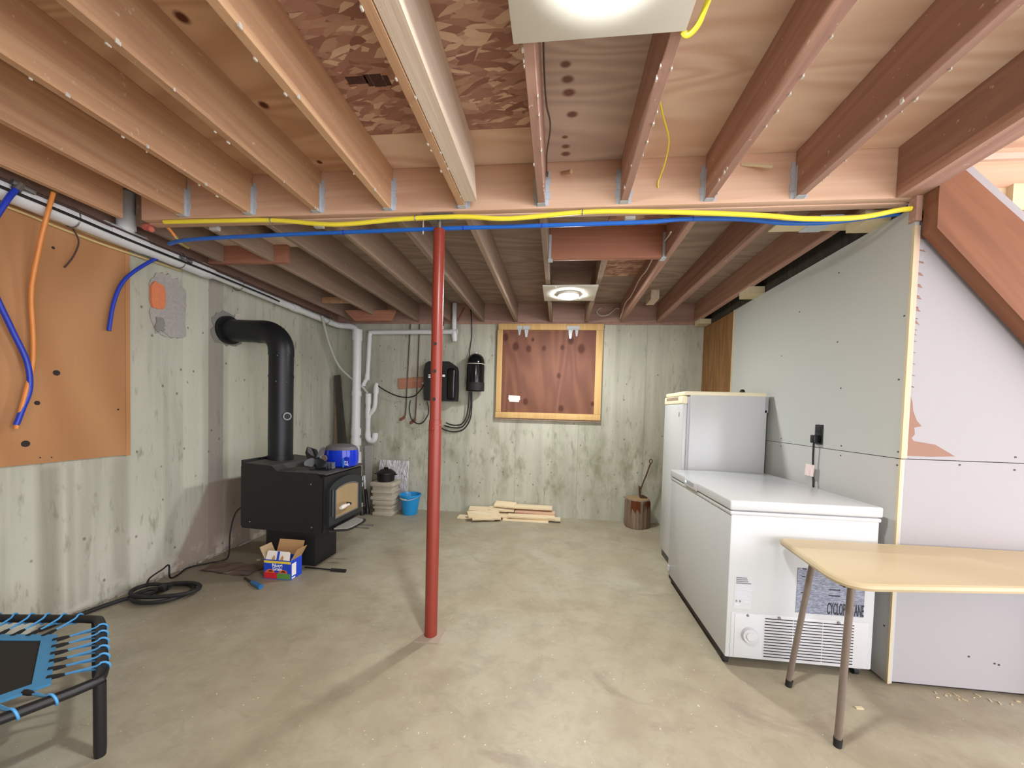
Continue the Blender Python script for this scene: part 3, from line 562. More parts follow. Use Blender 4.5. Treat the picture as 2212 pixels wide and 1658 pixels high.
MB().lathe([(.105, 1.642), (.116, 1.65), (.116, 2.0), (.112, 2.04), (.095, 2.085), (.06, 2.115), (.02, 2.128)], (-1.09, 4.757, 0), 32).build('shell', 'tank_gloss', t)
MB().lathe([(.1175, 1.984), (.1175, 1.992)], (-1.09, 4.757, 0), 32).build('band', 'cable_white', t); MB().lathe([(.118, 1.642), (.118, 1.75)], (-1.09, 4.757, 0), 32).build('base_sleeve', 'rubber', t)
tube('valve', [(-1.09, 4.757, 2.12), (-1.09, 4.757, 2.142)], .018, 'white_plastic', t)
H = [('black tube sagging from the standpipe to the filter housing', [(-2.46, 4.80, 1.69), (-2.34, 4.80, 1.62), (-2.2, 4.80, 1.56), (-2.06, 4.80, 1.535), (-1.93, 4.80, 1.56), (-1.83, 4.80, 1.66), (-1.80, 4.79, 1.72)]),
     ('black tube looping below the filter housing beside the copper stub', [(-2.0, 4.84, 1.50), (-2.01, 4.83, 1.40), (-1.98, 4.82, 1.26), (-1.90, 4.82, 1.19), (-1.82, 4.82, 1.20), (-1.76, 4.82, 1.28), (-1.735, 4.82, 1.36), (-1.75, 4.80, 1.49)]),
     ('uppermost black tube sweeping from the filter to the tank base', [(-1.50, 4.84, 1.21), (-1.40, 4.84, 1.18), (-1.28, 4.84, 1.20), (-1.22, 4.83, 1.30), (-1.19, 4.82, 1.45), (-1.18, 4.80, 1.635)]),
     ('middle black tube sweeping from the filter to the tank base', [(-1.52, 4.85, 1.17), (-1.40, 4.85, 1.145), (-1.28, 4.85, 1.16), (-1.20, 4.84, 1.27), (-1.16, 4.83, 1.45), (-1.165, 4.81, 1.635)]),
     ('lowest black tube sweeping from the filter to the tank base', [(-1.62, 4.86, 1.16), (-1.50, 4.86, 1.105), (-1.38, 4.86, 1.09), (-1.26, 4.86, 1.13), (-1.175, 4.85, 1.25), (-1.15, 4.84, 1.42), (-1.15, 4.82, 1.635)]),
     ('thin black wire rising from the tank to the joists', [(-1.19, 4.80, 2.05), (-1.20, 4.85, 2.16), (-1.18, 4.87, 2.38), (-1.18, 4.85, 2.55), (-1.20, 4.84, 2.76)])]
for k, (lb, p) in enumerate(H): pipe_thing('black_tube', lb, 'tube', p, .008 if k < 5 else .006, 'cable_black', 8, 8)
t = thing('copper_pipe', 'thin dark copper pipe on the back wall, the one ending in the shorter bend', 'pipe', (-2.08, 4.86, 1.24)); tube('pipe', [(-2.035, 4.865, 2.53), (-2.045, 4.865, 2.2), (-2.065, 4.865, 1.65), (-2.075, 4.865, 1.35), (-2.085, 4.86, 1.28)], .008, 'copper_dark', t, 6, 8); MB().tube([(-2.085, 4.86, 1.27), (-2.13, 4.85, 1.235)], .017, 10).sphere((-2.135, 4.85, 1.235), .02).build('stub', 'copper', t)
t = thing('copper_pipe', 'thin dark copper pipe on the back wall beside the filter housing', 'pipe', (-1.94, 4.86, 1.2)); tube('pipe', [(-1.905, 4.865, 2.53), (-1.912, 4.865, 2.1), (-1.928, 4.865, 1.5), (-1.935, 4.86, 1.24)], .008, 'copper_dark', t, 6, 8); MB().tube([(-1.935, 4.86, 1.24), (-1.985, 4.85, 1.195)], .018, 10).sphere((-1.99, 4.85, 1.195), .022).build('stub', 'copper', t)
tag(MB().box((-2.19, 4.862, 1.665), (-1.80, 4.879, 1.81), .002, 1, (0, -.08, 0)).build('mounting_board', 'block_red'), 'short reddish board fixed to the back wall behind the copper pipes', 'board')
# ================================================================== small cables at the ceiling
pipe_thing('yellow_cable', 'yellow cable loop hanging beside the white light board', 'cable', [(.40, .7, 2.60), (.385, 1.0, 2.57), (.378, 1.12, 2.553), (.372, 1.165, 2.545), (.352, 1.19, 2.544), (.332, 1.18, 2.55)], .0085, 'yellow_pipe')
pipe_thing('yellow_wire', 'thin yellow wire drooping from the plywood ceiling to the beam face', 'wire', [(.40, 1.72, 2.79), (.44, 1.80, 2.77), (.50, 1.92, 2.745), (.51, 2.03, 2.70), (.50, 2.10, 2.66), (.505, 2.118, 2.635)], .004, 'yellow_pipe', 8, 6)
pipe_thing('grey_wire', 'thin grey wire stapled along a joist near the white light board', 'wire', [(-.09, 1.1, 2.74), (-.095, 1.45, 2.72), (-.09, 1.6, 2.70), (-.075, 1.7, 2.68), (-.095, 1.85, 2.66), (-.10, 2.05, 2.68), (-.10, 2.112, 2.74)], .004, 'copper_dark', 8, 6)
pipe_thing('white_wire', 'white wire zigzagging along the dark far joist', 'wire', [(.70, 2.55, 2.60), (.735, 2.75, 2.66), (.742, 3.1, 2.70), (.738, 3.4, 2.67), (.742, 3.7, 2.70), (.738, 4.1, 2.66), (.742, 4.45, 2.69), (.742, 4.80, 2.60)], .006, 'cable_white', 6, 6)
pipe_thing('white_wire', 'short curl of white wire on the far rim board', 'wire', [(.51, 4.855, 2.745), (.46, 4.85, 2.72), (.455, 4.84, 2.68), (.50, 4.84, 2.64), (.57, 4.84, 2.645), (.63, 4.84, 2.68), (.69, 4.845, 2.735), (.735, 4.85, 2.73)], .006, 'cable_white', 6, 6)
pipe_thing('copper_stub', 'slim copper pipe slanting behind the white vent pipe', 'pipe', [(-1.37, 4.85, 2.57), (-1.33, 4.855, 2.66), (-1.29, 4.86, 2.75)], .010, 'copper', 0)

# ================================================================== wood stove
t = thing('wood_stove', 'black steel wood stove on a pedestal with a glass door', 'stove', (-2.27, 3.13, 0))
PR = [(-2.62, .345), (-1.915, .332), (-1.905, .36), (-1.905, .805), (-1.93, .828), (-2.33, .828), (-2.37, .866), (-2.62, .885), (-2.635, .86), (-2.635, .37)]
MB().prism(PR, 1, 2.85, 3.43).build('firebox', 'stove_black', t)
SP = [(-2.625, .345), (-2.30, .338), (-1.93, .334), (-1.918, .36), (-1.918, .80), (-1.96, .834), (-2.325, .838), (-2.375, .878), (-2.60, .892), (-2.64, .865), (-2.64, .37)]
for y0, y1 in ((2.832, 2.846), (3.434, 3.448)):
    sp = MB().prism(SP, 1, y0, y1).build('side_panel', 'stove_black', t)
    if y0 < 3:
        for x, z in ((-2.01, .745), (-2.0, .385), (-2.56, .40)): MB().sphere((x, 2.832, z), .007, (1, .5, 1), 8).build('bolt', 'steel', sp)
MB().prism([(-2.335, .829), (-1.915, .829), (-1.885, .822), (-1.885, .832), (-1.92, .842), (-2.335, .842)], 1, 2.84, 3.44).build('top_plate', 'stove_top', t)
MB().prism([(-2.61, .887), (-2.375, .868), (-2.335, .83), (-2.325, .842), (-2.37, .882), (-2.61, .899)], 1, 2.846, 3.434).build('rear_plate', 'stove_top', t)
box('heat_shield', (-2.665, 2.86, .36), (-2.645, 3.42, .915), 'stove_black', t, .003)
box('pedestal', (-2.52, 2.965, 0), (-2.055, 3.27, .336), 'stove_black', t, .004)
# door with an arched head round the pane
arc = lambda y0, y1, zs, zt, n=10: [(y0+(y1-y0)*k/n, zs+(zt-zs)*math.sin(PI*k/n)) for k in range(n+1)]
outer = [(2.875, .385), (3.385, .385)]+[(3.385, .70)]+arc(3.385, 2.875, .725, .775)[1:-1]+[(2.875, .70)]
MB().prism(outer, 0, -1.908, -1.872).build('door', 'stove_door', t)
dr = [o for o in C.objects if o.name == 'door' and o.parent == t][0]
inner = [(2.955, .435), (3.30, .435), (3.30, .675)]+arc(3.30, 2.955, .68, .705)[1:-1]+[(2.955, .675)]
MB().prism(inner, 0, -1.8735, -1.868).build('pane', 'glass_door', dr)
bead = MB()
for q, w_ in ((inner, .007),):
    bead.tube([(-1.868, y, z) for y, z in q], w_, 8, 0, True)
bead.build('pane_bead', 'steel', dr)
MB().tube([(-1.866, 2.91, .46), (-1.866, 2.91, .69)], .006, 8).build('door_rib', 'stove_top', dr)
h = tube('handle', [(-1.872, 3.125, .525), (-1.83, 3.12, .525), (-1.82, 3.06, .528)], .010, 'black_metal', dr, 3); tube('grip', [(-1.822, 3.075, .527), (-1.815, 3.01, .532), (-1.81, 2.935, .532)], [.012, .019, .013], 'ceramic', dr, 3, 12)
for z in (.44, .64, .70): MB().tube([(-1.878, 3.40, z-.02), (-1.878, 3.40, z+.02)], .011, 10).build('hinge', 'steel', dr)
lip = MB().prism([(-1.91, 2.93), (-1.78, 2.99), (-1.765, 3.05), (-1.765, 3.24), (-1.78, 3.30), (-1.91, 3.36)], 2, .318, .332).build('ash_lip', 'stove_black', t)
MB().prism([(-1.89, 2.97), (-1.79, 3.01), (-1.775, 3.06), (-1.775, 3.22), (-1.79, 3.27), (-1.89, 3.32)], 2, .332, .342).build('ash', 'ash', lip)
for y in (3.12, 3.20): MB().tube([(-1.90, y, .310), (-1.72, y+.01, .306)], .006, 8).tube([(-1.72, y+.01, .306), (-1.66, y+.015, .305)], .009, 8).build('air_control', 'steel', t)
b = box('blower', (-2.72, 2.93, .46), (-2.645, 3.06, .60), 'black_plastic', t, .01); MB().tube([(-2.72, 2.99, .53), (-2.745, 2.99, .53)], .04, 16).build('blower_cap', 'black_plastic', b)
# flue pipe
t = thing('flue_pipe', 'dark metal flue pipe rising from the stove and elbowing into the left wall', 'pipe', (-2.53, 3.14, .88))
tube('lower_pipe', [(-2.53, 3.14, .893), (-2.53, 3.14, 1.86)], .099, 'flue', t, 0, 32)
el = [(-2.53-.17*(1-math.cos(a)), 3.14, 1.885+.17*math.sin(a)) for a in [PI/2*k/8 for k in range(9)]]
tube('elbow', [(-2.53, 3.14, 1.84)]+el+[(-2.76, 3.14, 2.055)], .103, 'flue', t, 0, 32)
tube('upper_pipe', [(-2.74, 3.14, 2.057), (-3.07, 3.14, 2.067)], .100, 'flue', t, 0, 32)
tube('wall_collar', [(-3.075, 3.14, 2.067), (-3.035, 3.14, 2.067)], .128, 'black_metal', t, 0, 32)
tube('joint_band', [(-2.53, 3.14, 1.64), (-2.53, 3.14, 1.66)], .1025, 'flue', t, 0, 32); tube('base_ring', [(-2.53, 3.14, .885), (-2.53, 3.14, .93)], .106, 'flue', t, 0, 32)
th = tube('thermometer', [(-2.444, 3.096, 1.29), (-2.422, 3.084, 1.29)], .036, 'steel', t, 0, 20); tube('dial', [(-2.424, 3.085, 1.29), (-2.418, 3.082, 1.29)], .025, 'black_metal', th, 0, 16)
sc_ = MB()
for a, z in ((-1.2, 1.83), (-.4, 1.84), (-1.3, 1.60), (-.5, 1.60)): sc_.sphere((-2.53+.1*math.cos(a), 3.14+.1*math.sin(a), z), .006, seg=8)
sc_.build('screw', 'steel', t)
# ---- things on the stove
t = thing('stove_fan', 'black stove-top fan with four blades greyed by reflections', 'fan', (-2.03, 2.99, .842))
MB().prism([(-2.10, 2.93), (-1.92, 2.93), (-1.92, 3.03), (-2.10, 3.03)], 2, .8425, .850).build('base', 'black_metal', t)
MB().prism([(-2.07, .85), (-2.0, .85), (-2.03, .89), (-2.06, .93), (-2.09, 1.01), (-2.16, 1.03), (-2.175, .98), (-2.15, .92)], 1, 2.985, 3.02).build('stand', 'black_metal', t)
fn = MB()
for k in range(7): fn.box((-2.09+.026*k, 2.99, .851), (-2.083+.026*k, 3.035, .905))
fn.build('heat_fins', 'steel', t)
cx, cz = -2.055, .95
MB().tube([(cx, 2.945, cz), (cx, 2.99, cz)], .014, 12).build('hub', 'black_metal', t)
for k in range(4):
    a = .75+k*PI/2; d = Vector((math.cos(a), 0, math.sin(a))); n_ = Vector((-math.sin(a), 0, math.cos(a))); b = MB(); rg = []
    for u, wd in ((.015, .012), (.05, .028), (.085, .034), (.105, .024), (.113, .008)):
        rg.append([b.bm.verts.new(Vector((cx, 2.952, cz))+d*u+n_*(wd*q)+Vector((0, .018*q+th_, 0))) for q in (-1, 0, 1) for th_ in (0,)])
    for p, q in zip(rg, rg[1:]):
        for i in range(2): b.bm.faces.new((p[i], p[i+1], q[i+1], q[i]))
    bmesh.ops.solidify(b.bm, geom=list(b.bm.faces), thickness=.002); b.build('blade', 'grey_plastic' if k in (0, 1, 2) else 'stove_door', t)  # light grey of most blades is painted reflection
t = thing('blue_container', 'glossy rounded blue container with a dusty grey top on the stove', 'container', (-1.98, 3.22, .842))
MB().lathe([(.118, .843), (.138, .855), (.145, .90), (.145, .96), (.138, 1.0)], (-1.985, 3.22, 0), 36, 1.05, .9).build('body', 'container_blue', t)
MB().lathe([(.139, .998), (.125, 1.025), (.09, 1.042), (.03, 1.048)], (-1.985, 3.22, 0), 36, 1.05, .9).build('lid', 'container_grey', t)
MB().tube([(-2.07, 3.100, .925), (-2.072, 3.090, .925)], .030, 18).build('round_label', 'newspaper', t)
MB().box((-1.895, 3.085, .85), (-1.885, 3.105, .93), .002).build('handle_strip', 'blue_pipe', t); box('side_flap', (-1.885, 3.10, .852), (-1.838, 3.115, .94), 'container_blue', t, .005)
for z, s_ in ((.895, 'PO'), (.872, 'WE')): text('label_text', s_, .026, 'text_white', t, (-1.884, 3.099, z-.005), (1, 0, 0), (0, 0, 1))
tag(MB().lathe([(.030, .842), (.045, .850), (.045, .855), (.016, .858), (.016, .872)], (-1.955, 3.385, 0), 20).build('white_dish', 'ceramic'), 'small white dish with a knob near the stove front edge', 'dish')
# ================================================================== beside the stove
for x, y, lb, dz in ((-2.57, 4.52, 'fire tool with pale handle leaning nearest the wood stove', 0), (-2.53, 4.58, 'fire tool with pale handle leaning nearest the cinder blocks', -.05)):
    t = thing('fire_tool', lb, 'fire tool', (x+.08, y, 0)); tube('shaft', [(x+.10, y-.04, .004), (x+.09, y-.03, .10), (x+.035, y+.02, .36+dz)], [.030, .020, .012], 'black_metal', t, 4, 10); tube('handle', [(x+.036, y+.02, .35+dz), (x-.005, y+.05, .53+dz)], [.011, .015, .018], 'white_enamel', t, 3, 10)
tag(MB().prism([(-2.99, 1.80), (-2.92, 1.81), (-2.72, 0), (-2.87, 0)], 1, 4.66, 4.69).build('leaning_plank', 'plank_dark'), 'near-black plank leaning in the far corner beside the white drain', 'plank')
tag(MB().prism([(-3.035, 1.79), (-2.95, 1.79), (-2.93, 0), (-3.07, 0)], 1, 4.76, 4.79).build('leaning_plank', 'joist_grey'), 'grey-brown plank upright in the far corner behind the darker one', 'plank')
tag(MB().prism([(-2.645, .86), (-2.535, .86), (-2.545, .4), (-2.56, 0), (-2.61, 0), (-2.63, .4)], 1, 4.83, 4.86).build('slim_plank', 'mortar'), 'slim pale grey plank standing below the waste trap', 'plank')
t = thing('cinder_block', 'lower cinder block of the pair under the black pot', 'block', (-2.2, 4.6, 0)); t2 = thing('cinder_block', 'upper cinder block with chipped rim under the black pot', 'block', (-2.2, 4.6, .2))
for q, z0, z1, dx in ((t, 0, .198, 0), (t2, .2, .43, -.012)):
    w_ = .125 if q is t else .145
    b = MB().box((-2.205+dx-w_+.016, 4.502, z0), (-2.205+dx+w_-.016, 4.71, z1-.03), .006)
    b.box((-2.205+dx-w_-.006, 4.482, z1-.055), (-2.205+dx+w_+.006, 4.728, z1), .008).box((-2.205+dx-w_-.004, 4.484, z0+.0 if q is t else z0+.001), (-2.205+dx+w_+.004, 4.726, z0+.045), .006).box((-2.205+dx-w_, 4.488, z0+.09), (-2.205+dx+w_, 4.72, z0+.12), .006)
    b.build('shell', 'cinder', q)
t = thing('iron_pot', 'black cast iron pot with lid on the cinder blocks', 'pot', (-2.215, 4.6, .43))
MB().lathe([(.088, .431), (.105, .44), (.115, .53), (.116, .535)], (-2.215, 4.6, 0), 28).build('body', 'iron_pot', t); MB().lathe([(.122, .533), (.120, .545), (.07, .582), (.03, .59)], (-2.215, 4.6, 0), 28).build('lid', 'iron_pot', t)
MB().box((-2.245, 4.59, .588), (-2.185, 4.61, .612), .006).build('knob', 'iron_pot', t)
for sx in (-1, 1): MB().tube([(-2.215+sx*.108, 4.575, .525), (-2.215+sx*.145, 4.58, .523), (-2.215+sx*.145, 4.62, .523), (-2.215+sx*.108, 4.625, .525)], .006, 8).build('handle', 'iron_pot', t)
tag(MB().box((-2.43, 4.80, 0), (-2.01, 4.825, .672), .003, 1, (-.05, 0, 0), (-2.2, 4.82, 0)).build('foil_board', 'foil'), 'crinkled silver foil insulation board leaning on the back wall', 'board')
t = thing('bucket', 'bright blue plastic bucket with a white grip', 'bucket', (-1.905, 4.66, 0))
MB().lathe([(.088, .0), (.092, .003), (.125, .235), (.142, .237), (.142, .262), (.136, .264), (.121, .245), (.09, .012), (.01, .010)], (-1.905, 4.66, 0), 36, cap=False).build('pail', 'bucket_blue', t)
MB().lathe([(.09, .004), (.001, .004)], (-1.905, 4.66, 0), 36, cap=False).build('bottom', 'bucket_blue', t)
tube('wire_handle', [(-2.045, 4.66, .245), (-2.02, 4.60, .225), (-1.955, 4.53, .212), (-1.905, 4.515, .212), (-1.85, 4.535, .215), (-1.79, 4.60, .23), (-1.765, 4.66, .245)], .0035, 'cable_white', t, 5, 8); tube('grip', [(-1.985, 4.545, .222), (-1.935, 4.517, .218), (-1.90, 4.511, .218)], .011, 'white_plastic', t, 3, 10)
# ================================================================== cereal bar box
t = thing('snack_box', 'open blue snack carton with brown flaps in front of the stove', 'box', (-2.185, 2.755, 0))
x0, x1, y0, y1, hh = -2.302, -2.072, 2.69, 2.818, .157; e = .003
MB().box((x0, y0, .001), (x1, y0+e, hh)).box((x0, y1-e, .001), (x1, y1, hh)).box((x0, y0+e, .001), (x0+e, y1-e, hh)).box((x1-e, y0+e, .001), (x1, y1-e, hh)).box((x0+e, y0+e, .001), (x1-e, y1-e, .004)).build('carton', 'box_blue', t)
MB().prism([(-2.290, hh), (-2.084, hh), (-2.09, hh+.058), (-2.10, hh+.066), (-2.275, hh+.068), (-2.285, hh+.06)], 1, y0+.001, y0+.004).rot((-.25, 0, 0), (-2.18, y0, hh)).build('front_flap', 'paper_white', t)
ff = [o for o in C.objects if o.name == 'front_flap'][0]
MB().box((-2.195, y0-.0025, hh), (-2.176, y0-.0005, hh+.066)).rot((-.25, 0, 0), (-2.18, y0, hh)).build('flap_stripe', 'box_blue', ff)
for x in (-2.222, -2.150): MB().prism([(x-.014, hh), (x+.013, hh), (x+.012, hh+.02), (x+.004, hh+.036), (x-.008, hh+.022)], 1, y0-.003, y0-.0008).rot((-.25, 0, 0), (-2.18, y0, hh)).build('hand_slot', 'cardboard', ff)
MB().box((x0+.004, y1-.004, hh), (x1-.004, y1-.001, hh+.115)).rot((-.35, 0, 0), (-2.18, y1, hh)).build('back_flap', 'cardboard', t)
MB().box((x0, y0+.004, hh), (x0+.003, y1-.004, hh+.10)).rot((0, -.45, 0), (x0, 2.75, hh)).build('side_flap', 'cardboard_light', t)
MB().box((x1-.003, y0+.004, hh), (x1, y1-.004, hh+.10)).rot((0, .5, 0), (x1, 2.75, hh)).build('side_flap', 'cardboard', t)
f = y0-.001
box('yellow_band', (x0, f, .130), (x1, y0, .148), 'print_yellow', t); box('red_print', (x0+.002, f, .006), (-2.190, y0, .056), 'print_red', t); box('green_print', (-2.188, f, .006), (x1-.002, y0, .050), 'print_green', t)
for xx in (-2.245, -2.135): MB().prism([(xx-.048, .053), (xx+.035, .053), (xx+.028, .074), (xx-.008, .082), (xx-.03, .074)], 1, f-.0008, y0-.0002).build('snack_print', 'print_orange', t); MB().prism([(xx-.022, .06), (xx+.02, .06), (xx+.016, .072), (xx-.008, .074)], 1, f-.0014, f-.0006).build('filling_print', 'print_brown', t)
text('brand_text', 'Nutri', .040, 'text_white', t, (-2.187, f-.0004, .1005), (1, 0, 0), (0, 0, 1), .0008, 1.0, 'CENTER'); text('brand_text', 'Grain', .036, 'text_white', t, (-2.187, f-.0004, .0735), (1, 0, 0), (0, 0, 1), .0008, 1.0, 'CENTER')
box('side_print', (x1, y0+.012, .03), (x1+.001, y0+.06, .128), 'paper_white', t); box('side_print', (x1, y0+.012, .006), (x1+.001, y0+.05, .018), 'paper_white', t)
# floor odds and ends by the stove
t = thing('poker', 'black fire poker lying on the floor beside the pedestal', 'poker', (-1.9, 2.9, 0)); tube('rod', [(-2.11, 2.91, .012), (-1.86, 2.9, .012)], .006, 'black_metal', t); tube('grip', [(-1.865, 2.9, .013), (-1.735, 2.898, .013)], .013, 'rubber', t, 0, 12)
t = thing('gas_lighter', 'blue long-nosed lighter lying on the floor', 'lighter', (-2.3, 2.59, 0)); tube('nozzle', [(-2.437, 2.655, .008), (-2.31, 2.588, .012)], .008, 'black_metal', t); MB().tube([(-2.325, 2.597, .013), (-2.27, 2.567, .018), (-2.19, 2.53, .016)], [.012, .018, .017], 14).build('grip', 'lighter_blue', t)
box('label', (-2.285, 2.556, .012), (-2.225, 2.564, .026), 'paper_white', t, rot=(0, 0, -.45))
r = random.Random(3); b = MB(); g = [[b.bm.verts.new((-2.92+.46*i/8+.02*r.random(), 2.70+.19*j/4-.02*i/8+.03*r.random(), .003+.014*r.random())) for j in range(5)] for i in range(9)]
for i in range(8):
    for j in range(4): b.bm.faces.new((g[i][j], g[i+1][j], g[i+1][j+1], g[i][j+1]))
bmesh.ops.solidify(b.bm, geom=list(b.bm.faces), thickness=.002)
tag(b.build('newspaper_sheet', 'newspaper', smooth=False), 'crumpled brownish sheet of newsprint flat on the floor by the left wall', 'paper')
# extension cord coil
P = [(-3.03, 1.85, .016), (-3.0, 2.05, .016), (-2.95, 2.22, .018), (-2.85, 2.32, .02)]
for k in range(1, 34):
    a = 2.6-k*.40; rr = .165+.035*math.sin(k*.7); P.append((-2.755+1.12*rr*math.cos(a), 2.33+.72*rr*math.sin(a), .018+.012*(k % 16)/16+.02*(k > 16)))
P += [(-2.78, 2.33, .05)]
t = thing('cord_coil', 'coiled dark green heavy cord on the floor by the left wall', 'cord', (-2.76, 2.33, 0)); tube('cord', P, .014, 'rubber', t, 4, 8); box('plug', (-2.80, 2.31, .035), (-2.75, 2.35, .08), 'cable_black', t, .008)
pipe_thing('power_cord', 'thin black cord trailing from the stove blower along the wall foot', 'cord', [(-2.74, 2.99, .50), (-2.82, 2.97, .42), (-2.86, 2.96, .25), (-2.865, 2.95, .05), (-2.90, 2.93, .008), (-2.98, 2.84, .008), (-3.04, 2.74, .008), (-2.99, 2.62, .008), (-2.955, 2.53, .03), (-2.955, 2.52, .13), (-2.95, 2.47, .12), (-2.95, 2.38, .09), (-2.92, 2.34, .05)], .006, 'cable_black', 8, 8)

# ================================================================== upright freezer
t = thing('upright_fridge', 'tall white single-door fridge standing against the right wall', 'fridge', (1.40, 3.55, 0))
box('body', (1.118, 3.29, .03), (1.725, 3.825, 1.578), 'white_enamel', t, .008)
box('worktop', (1.065, 3.285, 1.572), (1.73, 3.83, 1.606), 'ivory', t, .010)
d = MB().box((1.056, 3.292, .07), (1.100, 3.822, 1.50), .014, 3).build('door', 'white_enamel', t); box('door_liner', (1.100, 3.298, .08), (1.118, 3.816, 1.562), 'grey_edge', t)
MB().box((1.052, 3.292, 1.497), (1.100, 3.822, 1.566), .010, 3).build('door_cap', 'ivory', d); box('grip_recess', (1.050, 3.40, 1.532), (1.066, 3.74, 1.560), 'joist_grey', d); box('badge', (1.054, 3.36, 1.385), (1.0565, 3.375, 1.425), 'steel', d)
box('plinth', (1.075, 3.31, 0), (1.70, 3.80, .06), 'black_plastic', t); box('rear_grille', (1.726, 3.30, 1.44), (1.752, 3.80, 1.57), 'grey_plastic', t); box('rear_panel', (1.725, 3.30, .1), (1.74, 3.82, 1.46), 'white_enamel', t)
MB().sphere((1.655, 3.55, 1.628), .022).tube([(1.655, 3.55, 1.622), (1.70, 3.54, 1.612), (1.76, 3.52, 1.60)], .006, 8).build('power_plug', 'cable_black', t)
# ================================================================== chest freezer
t = thing('chest_freezer', 'long white chest freezer on castors with warning sheet and vent slots', 'freezer', (1.33, 2.66, 0))
fx0, fx1, fy0, fy1 = .956, 1.712, 2.118, 3.20
box('body', (fx0+.006, fy0+.004, .066), (fx1-.006, fy1, .872), 'white_enamel', t, .008); MB().box((fx0, fy0, .862), (fx1, fy1, .884), .006).build('rim', 'white_enamel', t); box('gasket', (fx0+.015, fy0+.012, .882), (fx1-.012, fy1-.01, .892), 'grey_plastic', t)
l = MB().box((fx0-.004, fy0-.004, .889), (fx1+.004, fy1+.004, .944), .008, 3).build('lid', 'white_enamel', t)
box('lid_handle', (fx0-.012, 2.60, .886), (fx0, 2.84, .938), 'white_plastic', l, .005); box('control_strip', (fx0-.0135, 2.645, .908), (fx0-.011, 2.80, .930), 'grey_plastic', l); box('indicator_lamp', (fx0-.015, 2.785, .913), (fx0-.0125, 2.805, .926), 'led_green', l)
box('base_rail', (fx0+.01, fy0+.03, .04), (fx0+.04, fy1-.02, .066), 'rubber', t); box('underside', (fx0+.05, fy0+.10, .03), (fx1-.05, fy1-.05, .064), 'rubber', t)
for x, y in ((fx0+.035, fy0+.07), (fx1-.04, fy0+.07), (fx0+.035, fy1-.06), (fx1-.04, fy1-.06)):
    c = MB().box((x-.018, y-.022, .036), (x+.018, y+.022, .066), .003).build('castor', 'steel', t); MB().tube([(x-.012, y, .021), (x+.012, y, .021)], .021, 16).build('wheel', 'rubber', c)
F = lambda x: x*2.12/2.27
fz = lambda z: 1.4-(1.4-z)*2.12/2.27
box('service_panel', (F(1.055), fy0+.0015, .072), (F(1.80), fy0+.006, .322), 'white_plastic', t, .002); box('dial_panel', (F(1.075), fy0-.001, .075), (F(1.232), fy0+.004, .318), 'white_enamel', t, .002)
dl = MB().tube([(F(1.159), fy0, fz(.12)), (F(1.159), fy0-.006, fz(.12))], .043, 28).build('dial', 'grey_edge', t); MB().tube([(F(1.159), fy0-.004, fz(.12)), (F(1.159), fy0-.016, fz(.12))], .038, 28).build('knob', 'white_plastic', dl); MB().tube([(F(1.159), fy0-.016, fz(.12)), (F(1.159), fy0-.022, fz(.12))], .022, 24).build('knob_face', 'white_enamel', dl)
slot = None
for k in range(14):
    z = fz(.222)-k*.0162
    for x0, x1 in ((F(1.243), F(1.395)), (F(1.400), F(1.555)), (F(1.560), F(1.722))):
        s_ = MB().box((x0, fy0-.0006, z), (x1, fy0+.003, z+.0042)).build('vent_slot', 'text_black', t)
for x in (1.145, 1.32, 1.64): MB().tube([(F(x), fy0+.002, .312), (F(x), fy0-.004, .312)], .007, 10).build('screw', 'steel', t)
sh = MB().box((F(1.408), fy0+.001, fz(.275)), (F(1.768), fy0+.0038, fz(.537))).build('info_sheet', 'info_sheet', t)
text('gas_text', 'CYCLOPENTANE', .088, 'text_black', sh, (F(1.573), fy0+.0004, fz(.281)), (1, 0, 0), (0, 0, 1), .0006, .27)
for x, z, w_ in ((1.585, .50, .045), (1.58, .42, .055), (1.58, .385, .055), (1.432, .53, .02), (1.43, .485, .018), (1.43, .39, .02), (1.43, .335, .02)): box('heading', (F(x), fy0+.0003, fz(z)), (F(x)+w_, fy0+.0012, fz(z)+.006), 'text_black', sh)
pl = MB().box((F(1.066), fy0+.003, fz(.27)), (F(1.165), fy0+.0042, fz(.465))).build('rating_label', 'white_enamel', t)
for k, w_ in enumerate((.055, .060, .062, .078)): box('print_line', (F(1.074), fy0+.0015, fz(.452)-.010*k), (F(1.074)+w_, fy0+.0032, fz(.452)-.010*k+.005), 'text_grey', pl)
for k in range(8): box('print_line', (F(1.074), fy0+.0015, fz(.402)-.0095*k), (F(1.074)+.06+.012*((k*7) % 3), fy0+.0032, fz(.402)-.0095*k+.0045), 'text_faint', pl)
for x in (1.08, 1.10): MB().tube([(F(x), fy0+.0032, fz(.315)), (F(x), fy0+.0012, fz(.315))], .005, 10).build('print_dot', 'text_grey', pl)
box('print_line', (F(1.118), fy0+.0015, fz(.312)), (F(1.158), fy0+.0032, fz(.312)+.004), 'text_faint', pl); box('print_line', (F(1.072), fy0+.0015, fz(.29)), (F(1.10), fy0+.0032, fz(.29)+.008), 'text_faint', pl)
xx = F(1.070)
for k in range(14):
    w_ = .002+.0025*((k*5) % 3); box('barcode_bar', (xx, fy0+.0018, fz(.225)), (xx+w_, fy0+.0045, fz(.225)+.013), 'text_grey', pl); xx += w_+.0018
box('corner_clip', (fx0-.002, 3.15, .10), (fx0+.006, 3.19, .14), 'white_plastic', t)
